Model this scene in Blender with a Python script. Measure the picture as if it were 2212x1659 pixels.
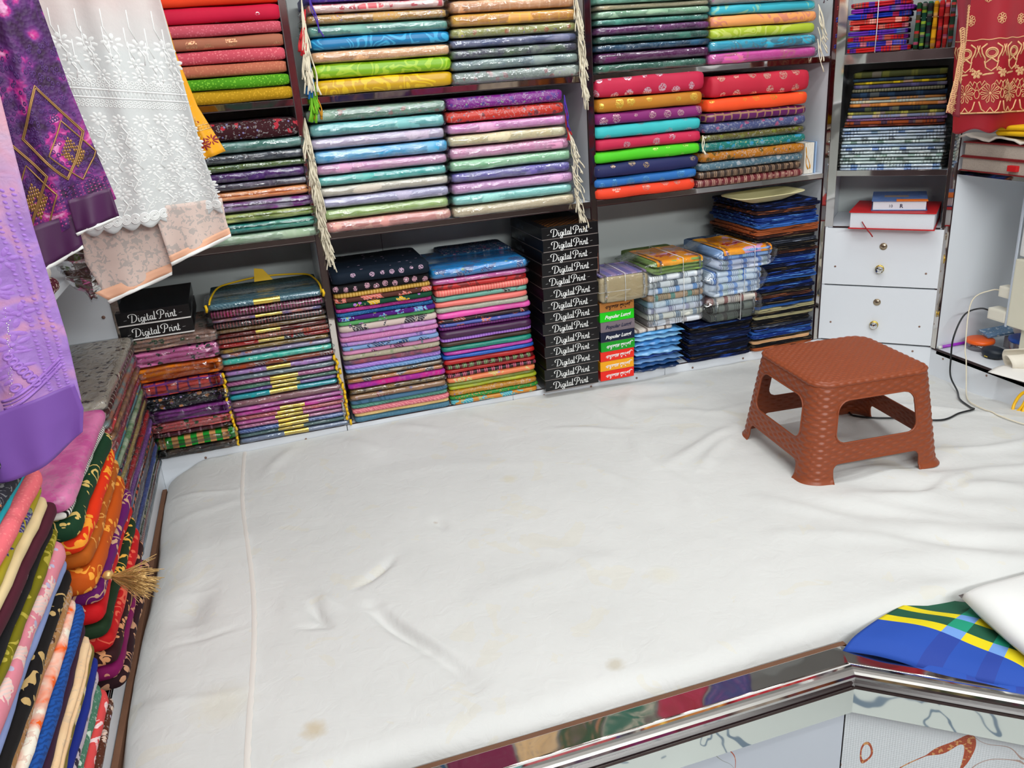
import bpy, bmesh, math, random
import numpy as np
from mathutils import Vector, Matrix, Euler, noise as mnoise
for o in list(bpy.data.objects): bpy.data.objects.remove(o)
SC=bpy.context.scene
COL=SC.collection
rnd=random.Random(7)
R=math.radians
# ---------------------------------------------------------------- camera, world, lights, exposure
cam=bpy.data.cameras.new('camera'); camo=bpy.data.objects.new('camera',cam); COL.objects.link(camo)
camo.location=(-0.1474,-2.2713,0.9378); camo.rotation_euler=(1.2039,0.0706,-0.3055)
cam.sensor_width=36; cam.sensor_fit='HORIZONTAL'; cam.lens=1773.9*36/2212; cam.clip_start=0.05
SC.camera=camo
W=bpy.data.worlds.new('world'); SC.world=W; W.use_nodes=True
W.node_tree.nodes['Background'].inputs[0].default_value=(0.92,0.96,1,1)
W.node_tree.nodes['Background'].inputs[1].default_value=0.42
def area(name,loc,rot,sx,sy,power,col=(.965,1,0.995)):
    l=bpy.data.lights.new(name,'AREA'); l.shape='RECTANGLE'; l.size=sx; l.size_y=sy; l.energy=power; l.color=col
    o=bpy.data.objects.new(name,l); COL.objects.link(o); o.location=loc; o.rotation_euler=rot; return o
area('ceiling_lamp',(0.2,-0.85,2.18),(R(-4),0,0),1.1,0.10,10.5)
area('ceiling_lamp',(1.35,-0.7,2.18),(0,0,0),0.9,0.10,9.5)
area('ceiling_lamp',(0.5,-1.6,2.18),(R(6),0,0),1.6,0.12,8.5)
area('front_lamp',(0.6,-3.3,1.62),(R(76),0,R(-3)),2.0,0.14,46)
area('front_lamp',(0.4,-2.7,2.15),(R(40),0,R(-8)),1.2,0.12,10)
SC.view_settings.view_transform='Standard'; SC.view_settings.look='None'
SC.view_settings.exposure=0.03; SC.view_settings.gamma=1; SC.view_settings.use_curve_mapping=False
# ---------------------------------------------------------------- helpers
def lin(h):
    h=h.lstrip('#'); c=[int(h[i:i+2],16)/255 for i in (0,2,4)]
    return tuple(x/12.92 if x<=.04045 else ((x+.055)/1.055)**2.4 for x in c)+(1,)
def tag(o,label=None,cat=None,group=None,kind=None):
    if label:
        if len(label.split())>16: label=label.replace(' folded','')
        o['label']=' '.join(label.split()[:16])
    if cat: o['category']=cat
    if group: o['group']=group
    if kind: o['kind']=kind
    return o
def empty(name,loc,label,cat,group=None,rz=0):
    o=bpy.data.objects.new(name,None); COL.objects.link(o); o.location=loc; o.rotation_euler=(0,0,rz); o.empty_display_size=.05
    return tag(o,label,cat,group)
def mesh(name,V,F,mat,parent=None,smooth=True,loc=(0,0,0),rz=0):
    me=bpy.data.meshes.new(name); me.from_pydata([tuple(v) for v in V],[],F); 
    if smooth: me.polygons.foreach_set('use_smooth',[True]*len(me.polygons))
    if mat: me.materials.append(mat)
    me.update()
    o=bpy.data.objects.new(name,me); COL.objects.link(o); o.location=loc; o.rotation_euler=(0,0,rz)
    if parent: o.parent=parent
    return o
def bmobj(name,bm,mat,parent=None,smooth=False,loc=(0,0,0),rz=0):
    me=bpy.data.meshes.new(name); bm.normal_update(); bm.to_mesh(me); bm.free()
    if smooth: me.polygons.foreach_set('use_smooth',[True]*len(me.polygons))
    if mat: me.materials.append(mat)
    o=bpy.data.objects.new(name,me); COL.objects.link(o); o.location=loc; o.rotation_euler=(0,0,rz)
    if parent: o.parent=parent
    return o
def bbox(bm,x0,x1,y0,y1,z0,z1,bev=0):
    vs=[bm.verts.new((x,y,z)) for x in (x0,x1) for y in (y0,y1) for z in (z0,z1)]
    fs=[bm.faces.new([vs[i] for i in f]) for f in ((0,1,3,2),(4,6,7,5),(0,4,5,1),(2,3,7,6),(0,2,6,4),(1,5,7,3))]
    if bev:
        es=list({e for f in fs for e in f.edges}); bmesh.ops.bevel(bm,geom=es,offset=bev,segments=2,affect='EDGES',profile=.7)
def box(name,x0,x1,y0,y1,z0,z1,mat,parent=None,bev=.001,loc=(0,0,0),rz=0):
    bm=bmesh.new(); bbox(bm,x0,x1,y0,y1,z0,z1,bev); return bmobj(name,bm,mat,parent,False,loc,rz)
def smoothpts(P,n=6):
    P=[Vector(p) for p in P]; out=[]
    for i in range(len(P)-1):
        a=P[max(i-1,0)];b=P[i];c=P[i+1];d=P[min(i+2,len(P)-1)]
        for k in range(n):
            t=k/n; out.append(.5*((2*b)+(c-a)*t+(2*a-5*b+4*c-d)*t*t+(3*b-a-3*c+d)*t**3))
    out.append(P[-1]); return out
def tubeVF(P,r,n,V,F,close=False):
    P=[Vector(p) for p in P]; m=len(P); base=len(V); N=None
    for i,p in enumerate(P):
        if close: t=(P[(i+1)%m]-P[i-1])
        else: t=(P[min(i+1,m-1)]-P[max(i-1,0)])
        if t.length<1e-9: t=Vector((0,0,1))
        t.normalize()
        if N is None: N=t.orthogonal().normalized()
        else:
            N=N-t*N.dot(t); N=N.normalized() if N.length>1e-6 else t.orthogonal().normalized()
        B=t.cross(N); rr=r[i] if isinstance(r,(list,tuple)) else r
        for k in range(n):
            a=2*math.pi*k/n; V.append(p+(N*math.cos(a)+B*math.sin(a))*rr)
    for i in range(m if close else m-1):
        j=(i+1)%m
        for k in range(n):
            l=(k+1)%n; F.append((base+i*n+k,base+i*n+l,base+j*n+l,base+j*n+k))
    if not close:
        F.append(tuple(base+k for k in range(n))[::-1]); F.append(tuple(base+(m-1)*n+k for k in range(n)))
def tube(name,P,r,mat,parent=None,n=8,sm=0,close=False,loc=(0,0,0)):
    Q=smoothpts(P,sm) if sm else P
    if isinstance(r,(list,tuple)) and len(r)!=len(Q): m0=len(r)-1; r=[r[min(int(i*m0/(len(Q)-1)),m0)] for i in range(len(Q))]
    V=[];F=[]; tubeVF(Q,r,n,V,F,close); return mesh(name,V,F,mat,parent,True,loc)
def lathe(name,prof,mat,parent=None,n=28,loc=(0,0,0)):
    V=[];F=[];m=len(prof)
    for (r,z) in prof:
        for k in range(n): a=2*math.pi*k/n; V.append((r*math.cos(a),r*math.sin(a),z))
    for i in range(m-1):
        for k in range(n): l=(k+1)%n; F.append((i*n+k,i*n+l,(i+1)*n+l,(i+1)*n+k))
    F.append(tuple(range(n))[::-1]); F.append(tuple((m-1)*n+k for k in range(n)))
    return mesh(name,V,F,mat,parent,True,loc)
# ---------------------------------------------------------------- materials
class NT:
    def __init__(s,name):
        s.m=bpy.data.materials.new(name); s.m.use_nodes=True; s.t=s.m.node_tree; s.n=s.t.nodes; s.l=s.t.links
        s.b=s.n['Principled BSDF']; s.tc=None
    def new(s,typ,**k):
        x=s.n.new(typ)
        for a,v in k.items(): setattr(x,a,v)
        return x
    def link(s,a,b): s.l.new(a,b)
    def coord(s,off=(0,0,0),scale=(1,1,1),rand=False):
        if not s.tc: s.tc=s.new('ShaderNodeTexCoord')
        if rand:
            oi=s.new('ShaderNodeObjectInfo'); vm=s.new('ShaderNodeVectorMath',operation='MULTIPLY_ADD'); s.link(oi.outputs['Random'],vm.inputs[0]); vm.inputs[1].default_value=(13,7,5); s.link(s.tc.outputs['Object'],vm.inputs[2])
            m=s.new('ShaderNodeMapping'); m.inputs['Location'].default_value=off; m.inputs['Scale'].default_value=scale; s.link(vm.outputs[0],m.inputs['Vector']); return m.outputs[0]
        m=s.new('ShaderNodeMapping'); m.inputs['Location'].default_value=off; m.inputs['Scale'].default_value=scale
        s.link(s.tc.outputs['Object'],m.inputs['Vector']); return m.outputs[0]
    def math(s,op,a,b=None,clamp=False):
        x=s.new('ShaderNodeMath',operation=op); x.use_clamp=clamp
        for i,v in enumerate((a,b)):
            if v is None: continue
            if isinstance(v,(int,float)): x.inputs[i].default_value=v
            else: s.link(v,x.inputs[i])
        return x.outputs[0]
    def mix(s,f,a,b):
        x=s.new('ShaderNodeMix',data_type='RGBA')
        for i,v in ((0,f),(6,a),(7,b)):
            if isinstance(v,(int,float)): x.inputs[i].default_value=v
            elif isinstance(v,tuple): x.inputs[i].default_value=v
            else: s.link(v,x.inputs[i])
        return x.outputs[2]
    def vor(s,v,scale,rn=1.0,feature='F1',out='Distance'):
        x=s.new('ShaderNodeTexVoronoi',feature=feature); x.inputs['Scale'].default_value=scale; x.inputs['Randomness'].default_value=rn
        s.link(v,x.inputs['Vector']); return x.outputs[out]
    def noise(s,v,scale,det=2,dist=0,rough=.5):
        x=s.new('ShaderNodeTexNoise'); x.inputs['Scale'].default_value=scale; x.inputs['Detail'].default_value=det
        x.inputs['Distortion'].default_value=dist; x.inputs['Roughness'].default_value=rough
        s.link(v,x.inputs['Vector']); return x.outputs['Fac']
    def wave(s,v,scale,dist=0,d='X',ds=1,prof='SIN'):
        x=s.new('ShaderNodeTexWave',bands_direction=d,wave_profile=prof); x.inputs['Scale'].default_value=scale
        x.inputs['Distortion'].default_value=dist; x.inputs['Detail Scale'].default_value=ds
        s.link(v,x.inputs['Vector']); return x.outputs['Fac']
    def bump(s,h,strength=.3,dist=.001):
        x=s.new('ShaderNodeBump'); x.inputs['Strength'].default_value=strength; x.inputs['Distance'].default_value=dist
        s.link(h,x.inputs['Height']); s.link(x.outputs[0],s.b.inputs['Normal']); return x
def simple(name,hexc,rough=.5,metal=0,coat=0,spec=.5,var=0,vs=8,bump=0,bs=200,trans=0):
    t=NT(name); t.b.inputs['Base Color'].default_value=lin(hexc); t.b.inputs['Roughness'].default_value=rough
    t.b.inputs['Metallic'].default_value=metal; t.b.inputs['Coat Weight'].default_value=coat
    t.b.inputs['Specular IOR Level'].default_value=spec; t.b.inputs['Transmission Weight'].default_value=trans
    if var or bump: v=t.coord()
    if var:
        c=lin(hexc); d=tuple(x*(1-var) for x in c[:3])+(1,)
        t.link(t.mix(t.noise(v,vs,3),d,tuple(min(1,x*(1+var)) for x in c[:3])+(1,)),t.b.inputs['Base Color'])
    if bump: t.bump(t.noise(v,bs,2),bump,.001)
    return t.m
CM={}
def cloth_mat(c1,pat='pl',c2=None,satin=False,sc=1.0):
    key=(c1,pat,c2,satin,sc)
    if key in CM: return CM[key]
    A=lin(c1); B=lin(c2 or c1); t=NT('cloth_'+pat); q=random.Random(str(key))
    v=t.coord((q.uniform(-9,9),q.uniform(-9,9),q.uniform(-9,9)),rand=True)
    r=t.coord()
    third=tuple(min(1,x*.55+y*.75) for x,y in zip((B[1],B[2],B[0]),(.25,.22,.2)))+(1,)
    gt=lambda a,b:t.math('GREATER_THAN',a,b); lt=lambda a,b:t.math('LESS_THAN',a,b); mul=lambda a,b:t.math('MULTIPLY',a,b)
    dark=tuple(x*.86 for x in A[:3])+(1,)
    base=t.mix(t.noise(v,14*sc,2),dark,tuple(min(1,x*1.12) for x in A[:3])+(1,))
    met=None
    if pat=='pl': col=base
    elif pat=='dt': col=t.mix(mul(lt(t.vor(v,170*sc),.33),.75),base,B)
    elif pat=='mo':
        m=mul(lt(t.vor(v,20*sc,.35),.27),gt(t.noise(v,300,1),.46)); col=t.mix(m,base,B); met=m
    elif pat=='df':
        d=t.vor(v,36*sc,.25); m=mul(lt(d,.30),gt(t.noise(v,420,1),.46)); col=t.mix(m,base,B); col=t.mix(lt(d,.08),col,(.8,.7,.75,1))
    elif pat=='fl':
        n=t.noise(v,55*sc,1,1.5); d=t.vor(v,42*sc); m=t.math('ADD',mul(n,.5),d)
        col=t.mix(lt(m,.52),base,B); col=t.mix(lt(t.vor(v,63*sc),.17),col,third)
        col=t.mix(mul(gt(t.noise(v,90*sc,1,2),.6),.7),col,tuple(min(1,x*.6+.25) for x in A[:3])+(1,))
    elif pat=='bg':
        n=t.noise(v,30*sc,1,2.5); d=t.vor(v,19*sc); m=t.math('ADD',mul(n,.9),d)
        col=t.mix(lt(m,.78),base,B); col=t.mix(mul(lt(m,.78),gt(t.wave(v,70*sc,6,'DIAGONAL'),.72)),col,tuple(min(1,x*.5+.3) for x in B[:3])+(1,))
        col=t.mix(lt(t.vor(v,33*sc),.16),col,third)
    elif pat in('ab','fd'):
        f=t.new('ShaderNodeValToRGB'); f.color_ramp.elements[0].position=.4; f.color_ramp.elements[1].position=.6
        f.color_ramp.elements[0].color=A; f.color_ramp.elements[1].color=B
        t.link(t.noise(v,17*sc,3,.6),f.inputs[0]); col=t.mix(mul(gt(t.noise(v,80*sc,2,1),.58),.6),f.outputs[0],tuple(min(1,(x+y)*.35+.1) for x,y in zip(A[:3],B[:3]))+(1,))
    elif pat=='pa':
        n=t.noise(v,16*sc,1,.8); m=gt(t.math('FRACT',mul(n,7)),.62); col=t.mix(mul(m,gt(t.noise(v,9*sc,0),.42)),base,B)
    elif pat=='bk':   # batik: irregular light dashes on a dark ground
        n=t.noise(v,38*sc,1,1.2); d=t.vor(v,50*sc); m=mul(lt(t.math('ADD',mul(n,.35),d),.48),gt(t.noise(v,12*sc,1),.42))
        k=mul(gt(t.math('FRACT',mul(t.noise(v,13*sc,1,1),6)),.8),gt(t.noise(v,12*sc,1),.5)); col=t.mix(t.math('MAXIMUM',m,k),base,B)
    elif pat=='st': col=t.mix(gt(t.wave(r,38*sc,.5),.62),base,B)
    elif pat=='bs': col=t.mix(gt(t.wave(r,9.5*sc,0),.5),base,B)
    elif pat=='ze': col=t.mix(mul(gt(t.wave(v,55*sc,7,'DIAGONAL',1.5),.6),.8),base,B)
    elif pat=='me': col=t.mix(mul(lt(t.vor(v,230*sc,.25),.4),.8),base,B)
    elif pat=='ge': col=t.mix(mul(lt(t.vor(v,36*sc,.15,'DISTANCE_TO_EDGE'),.09),.9),base,B)
    elif pat=='gm':
        m=mul(gt(t.wave(r,14*sc,0,'X'),.45),gt(t.wave(v,55*sc,1.5,'X'),.4)); col=t.mix(t.math('MAXIMUM',m,mul(lt(t.vor(v,60*sc,.4),.25),.8)),base,B)
    elif pat=='ck':
        bars=t.wave(v,4.1*sc,0,'X'); fine=t.wave(v,34*sc,0,'X')
        col=t.mix(mul(gt(bars,.86),.8),base,B); col=t.mix(mul(mul(gt(fine,.8),gt(t.wave(v,2.6*sc,0,'X'),.72)),.7),col,tuple(x*.45 for x in B[:3])+(1,))
        col=t.mix(mul(gt(t.wave(v,1.5*sc,0,'X'),.965),.22),col,third)
    elif pat=='ed':
        w_=t.coord((q.uniform(-9,9),)*3,(14,60,330),True); col=t.mix(mul(gt(t.noise(w_,1,2,.3),.60),.9),base,B); col=t.mix(mul(gt(t.noise(t.coord((3,1,2),(30,60,420),True),1,1),.69),.5),col,tuple(x*.5+.08 for x in B[:3])+(1,))
    t.link(col,t.b.inputs['Base Color'])
    t.b.inputs['Roughness'].default_value=.42 if satin else .78
    t.b.inputs['Specular IOR Level'].default_value=.6 if satin else .25
    if met is not None: t.link(t.math('MULTIPLY',met,.6),t.b.inputs['Metallic']); t.link(t.math('SUBTRACT',.7,t.math('MULTIPLY',met,.4)),t.b.inputs['Roughness'])
    t.bump(t.noise(r,60,3,.5),.35,.0012)
    CM[key]=t.m; return t.m
def film_mat(name='clear_film',base=.05,gain=.75,scale=48,strength=1.0,tint='f4f8fa'):
    t=NT(name); t.n.remove(t.b); out=t.n['Material Output']
    tr=t.new('ShaderNodeBsdfTransparent'); gl=t.new('ShaderNodeBsdfGlossy'); gl.inputs['Roughness'].default_value=.07; gl.inputs['Color'].default_value=(1,1,1,1)
    tr.inputs[0].default_value=lin(tint)
    v=t.coord((0,0,0),(.45,1,1)); nz=t.noise(v,scale,3,.8)
    bp=t.new('ShaderNodeBump'); bp.inputs['Strength'].default_value=strength; bp.inputs['Distance'].default_value=.006; t.link(nz,bp.inputs['Height'])
    t.link(bp.outputs[0],gl.inputs['Normal'])
    fr=t.new('ShaderNodeLayerWeight'); fr.inputs[0].default_value=.35; t.link(bp.outputs[0],fr.inputs['Normal'])
    f=t.math('ADD',t.math('MULTIPLY',fr.outputs['Fresnel'],gain),base,True)
    mx=t.new('ShaderNodeMixShader'); t.link(f,mx.inputs[0]); t.link(tr.outputs[0],mx.inputs[1]); t.link(gl.outputs[0],mx.inputs[2]); t.link(mx.outputs[0],out.inputs[0])
    return t.m
def mirror_mat(name,c='e8e6e2',rough=.04,wob=.05):
    t=NT(name); t.b.inputs['Base Color'].default_value=lin(c); t.b.inputs['Metallic'].default_value=1; t.b.inputs['Roughness'].default_value=rough
    if wob: t.bump(t.noise(t.coord(),9,1),wob,.02)
    return t.m
M=dict(
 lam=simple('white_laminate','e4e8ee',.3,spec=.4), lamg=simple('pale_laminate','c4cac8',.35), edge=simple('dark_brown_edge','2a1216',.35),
 mirror=mirror_mat('mirror_trim','d8d2cc',.05,.1), chrome=mirror_mat('chrome','f2f0ee',.05,.03), screw=simple('screw_cap','8a6a5c',.4),
 black=simple('box_black','08090c',.3,spec=.5), white=simple('ink_white','f4f4f2',.6), cream=simple('cord_cream','e6dcc4',.8), film=film_mat(),
 gold=simple('gold_foil','e8c860',.25,metal=.85), goldth=simple('gold_thread','d8b070',.4,metal=.5), ceil=simple('ceiling_white','e8e8e4',.8),
 yellow=simple('yellow_binding','f0c010',.6), paper=simple('paper','e8e2d6',.8,var=.08,vs=300), brown=simple('plywood','6a4630',.7,var=.15,vs=30),
 redcover=simple('red_cover','c4141a',.45), string=simple('white_string','e8e8e4',.6), plastic=simple('ivory_plastic','ebe6d6',.3), crystal=None)
M['filmh']=film_mat('heavy_film',.05,.6,38,1.0,'fbfdff')
# ---------------------------------------------------------------- setting
def struct(o): o['kind']='structure'; return o
DL=Vector((1.600,0.0,0)); DR=Vector((1.853,-0.245,0)); DA=math.atan2(DR.y-DL.y,DR.x-DL.x)
def on_diag(s,d,z):   # s along the corner unit, d into it
    return Vector((DL.x+math.cos(DA)*s-math.sin(DA)*d, DL.y+math.sin(DA)*s+math.cos(DA)*d, z))
struct(box('ceiling',-1.2,2.6,-3.6,.5,2.25,2.3,M['ceil'],bev=0))
struct(box('wall_back',-1.2,2.6,.42,.5,-.75,2.25,M['lamg'],bev=0))
struct(box('wall_front',-1.2,2.6,-3.7,-3.6,-.75,2.25,simple('front_wall_paint','6a5a58',.7),bev=0))
struct(box('wall_left',-1.2,-1.1,-3.6,.42,-.75,2.25,simple('left_wall_paint','5c4c50',.7),bev=0))
struct(box('wall_right',2.5,2.6,-3.6,.42,-.75,2.25,simple('right_wall_paint','5c504c',.7),bev=0))
fm=NT('floor_tile'); v=fm.coord(); fm.link(fm.mix(fm.math('GREATER_THAN',fm.math('FRACT',fm.math('MULTIPLY',fm.noise(v,2.2,3,1.2),5)),.93),lin('dfe2e2'),lin('7c8ca0')),fm.b.inputs['Base Color']); fm.b.inputs['Roughness'].default_value=.15
struct(box('floor',-1.2,2.6,-3.6,.42,-.78,-.75,fm.m,bev=0))
# back shelving
Z1,Z1T,Z2,Z2T=.541,.557,.888,.905; ZT=1.6
def mirror_strip(name,x0,x1,z0,z1,parent,y=-.004,rz=0,loc=(0,0,0)):
    return box(name,x0,x1,y-.002,y,z0,z1,M['mirror'],parent,.0006)
sh=empty('shelving_unit',(0,0,0),'white laminate wall shelving with mirrored edge strips along the back wall','shelving')
for x0,x1,nm in ((-.60,-.0,''),(0,.8,''),(.8,1.6,'')):
    L0=x0+.0;L1=x1-.016
    b=box('back_panel',L0,L1,.345,.36,-.02,ZT,M['lamg'],sh,0)
for x in (0,.8,1.6):
    d=box('divider',x-.016,x,0,.345,0,ZT,M['lam'],sh,.0008)
    box('mirror_strip',x-.017,x+.0005,-.004,-.001,.0,ZT,M['mirror'],d,.0005)
    for q in (-.0178,.0006): box('dark_edge',x+q,x+q+.0018,-.005,.0015,0,ZT,M['edge'],d,0)
box('divider',-.60,-.585,0,.345,0,ZT,M['lam'],sh,.0008)
for x0,x1 in ((-.583,-.0185),(.0025,.7815),(.8025,1.5815)):
    for za,zb in ((Z1,Z1T),(Z2,Z2T)):
        s=box('shelf',x0,x1,.0,.343,za,zb,M['lam'],sh,.0006)
        box('mirror_strip',x0,x1,-.004,-.0008,za+.0015,zb,M['mirror'],s,.0005); box('dark_edge',x0,x1,-.0048,.0,za-.001,za+.0012,M['edge'],s,0)
    s=box('bottom_shelf',x0,x1,.0,.343,-.018,.0,M['lam'],sh,.0006); box('dark_edge',x0,x1,-.0025,0,-.003,.0005,M['edge'],s,0)
for x0,x1 in ((-.53,-.012),(-.010,.50),(.502,1.02),(1.022,1.60)):
    bb=box('base_board',x0,x1,-.003,.012,-.2,-.003,M['lam'],sh,.0006)
    xs=[x0+.12,x1-.12] if x0<-.3 else [x0+.1,(x0+x1)/2,x1-.1]
    for xq in xs:
        s_=lathe('screw_cap',[(.0,0),(.0035,0),(.0035,.001),(.002,.0018)],M['screw'],bb,10); s_.rotation_euler=(R(90),0,0); s_.location=(xq,-.0032,-.022)
box('panel_joint',.2055,.2067,.3435,.345,0,.54,M['edge'],sh,0)
# left wall shelving
ls=empty('side_shelving',(-.53,-.7,0),'white laminate shelving on the left wall packed with folded prints','shelving')
def lw(n,*a,m='lam',bev=.0008,par=ls):
    x0,x1,y0,y1,z0,z1=a; return box(n,x0+.53,x1+.53,y0+.7,y1+.7,z0,z1,M[m],par,bev)
lw('back_panel',-.86,-.845,-2.3,-.02,-.02,ZT,m='lamg'); e=lw('end_panel',-.845,-.55,-.022,-.006,0,ZT)
box('mirror_strip',-.549+.53,-.531+.53,-.0255+.7,-.0225+.7,0,ZT,M['mirror'],e,.0005)
s_=lathe('screw_cap',[(.0,0),(.0045,0),(.0045,.001),(.002,.0018)],M['screw'],e,10); s_.rotation_euler=(R(90),0,0); s_.location=(-.572+.53,-.0225+.7,.42)
lw('base_board',-.545,-.53,-2.3,-.004,-.2,-.002)
for y0,y1 in ((-2.3,-.024),):
    lw('shelf',-.845,-.53,y0,y1,-.018,-.002); lw('shelf',-.845,-.53,y0,y1,Z1+.06,Z1T+.06); lw('shelf',-.845,-.53,y0,y1,Z2+.06,Z2T+.06)
    lw('dark_edge',-.53,-.5275,y0,y1,-.006,-.002,m='edge')
# diagonal corner unit with drawers
cu=empty('corner_drawer_cabinet',DL,'white corner cabinet with two locked drawers and open shelves above','cabinet',rz=DA)
def cb(n,*a,m='lam',bev=.0008,par=cu): return box(n,*a,M[m],par,bev)
for s0 in (.0,.345):
    d=cb('side_panel',s0,s0+.014,.0,.27,0,ZT); cb('mirror_strip',s0+(.003 if s0==0 else -.004),s0+(.0285 if s0==0 else .012),-.004,-.0008,.386,ZT,m='mirror',par=d,bev=.0005)
    cb('dark_edge',s0,s0+.012 if s0 else s0+.004,-.0035,.0,0,.386,m='edge',par=d,bev=0)
cb('back_panel',.014,.345,.262,.27,0,ZT,m='lamg')
for za,zb in ((.382,.387),(Z1+.004,.562),(Z2-.012,Z2T-.0)):
    s=cb('shelf',.0145,.3445,.0,.26,za,zb)
    cb('mirror_strip',.028,.340,-.004,-.0008,za+.001,zb,m='mirror' if za>.4 else 'edge',par=s,bev=.0004)
M['crystal']=mirror_mat('cut_crystal','f0f2f4',.04,0)
for k,(z0,z1,sk,zk,sl,zl,ss) in enumerate(((.195,.381,.179,.252,.184,.325,((.044,.255),(.314,.242))),(.004,.190,.177,.064,.18,.141,((.042,.064),(.312,.067))))):
    dr=cb('drawer',.006,.351,-.006,.006,z0,z1,bev=.0006); tag(dr,('upper' if k==0 else 'lower')+' white locking drawer')
    kn=lathe('knob_rosette',[(.004,0),(.013,0),(.0135,.0025),(.011,.004),(.004,.004),(.004,.008),(.0105,.010),(.0125,.012),(.0125,.0135)],M['gold'],dr,24); kn.rotation_euler=(R(90),0,0); kn.location=(sk,-.006,zk)
    V=[(0,0,.0215)];F=[]
    for (rr,zz,off) in ((.006,.0205,0),(.0112,.017,.5),(.0116,.0135,0)):
        for i in range(10): a=2*math.pi*(i+off)/10; V.append((rr*math.cos(a),rr*math.sin(a),zz))
    for i in range(10): j=(i+1)%10; F+= [(0,1+i,1+j),(1+i,11+i,1+j),(11+i,11+j,1+j),(11+i,21+i,11+j),(21+i,21+j,11+j)]
    c=mesh('crystal_knob',V,F,M['crystal'],dr,False); c.rotation_euler=(R(90),0,0); c.location=(sk,-.006,zk)
    lk=lathe('lock',[(.0,0),(.0115,0),(.0115,.0015),(.010,.003),(.0085,.0022),(.0075,.0032),(.0,.0034)],mirror_mat('brushed_steel','b8a890',.25,0),dr,24); lk.rotation_euler=(R(90),0,0); lk.location=(sl,-.006,zl)
    box('key_slot',sl-.0045,sl+.0045,-.0098,-.0090,zl-.0012,zl+.0012,M['edge'],dr,0)
    for (a,b) in ss:
        s_=lathe('screw_cap',[(0,0),(.0032,0),(.0032,.001),(.002,.0016)],M['screw'],dr,10); s_.rotation_euler=(R(90),0,0); s_.location=(a,-.006,b)
# base boards of the corner unit and of the right wall
bb=cb('base_board',0,.358,.0,.012,-.2,-.003,bev=0)
s_=lathe('screw_cap',[(0,0),(.0032,0),(.0032,.001),(.002,.0016)],M['screw'],bb,10); s_.rotation_euler=(R(90),0,0); s_.location=(.3,-.0002,-.02)
rw=empty('alcove_cabinet',(1.853,-.25,0),'white alcove cabinet on the right wall holding the power board and boxes','cabinet')
def rb(n,x0,x1,y0,y1,z0,z1,m='lam',bev=.0008,par=rw): return box(n,x0-1.853,x1-1.853,y0+.25,y1+.25,z0,z1,M[m],par,bev)
rb('side_panel',1.853,2.2,-.268,-.252,.0,ZT); rb('side_panel',1.853,2.2,-1.3,-1.284,0,ZT); rb('back_panel',2.2,2.21,-1.3,-.252,-.02,ZT,m='lamg')
b=rb('base_board',1.853,1.865,-1.3,-.246,-.2,-.003)
for yy in (-.30,-.47,-.63):
    s_=lathe('screw_cap',[(0,0),(.0032,0),(.0032,.001),(.002,.0016)],M['screw'],b,10); s_.rotation_euler=(0,R(-90),0); s_.location=(-.0002,yy+.25,-.025)
s=rb('shelf',1.853,2.2,-1.284,-.268,-.018,.0); rb('dark_edge',1.8505,1.8535,-1.284,-.25,-.006,.001,m='edge',par=s,bev=0)
s=rb('shelf',1.853,2.2,-1.284,-.2685,Z1+.008,Z1T+.006); rb('mirror_strip',1.849,1.8525,-1.284,-.2685,Z1+.0095,Z1T+.006,m='mirror',par=s,bev=.0005)
s=rb('shelf',1.853,2.2,-1.284,-.2685,Z2,Z2T)
rb('mirror_strip',1.849,1.853,-.2675,-.2465,.0,ZT,m='mirror',bev=.0005)
s=rb('dark_edge',1.8482,1.851,-.2695,-.2675,0,ZT,m='edge',bev=0)
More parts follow.
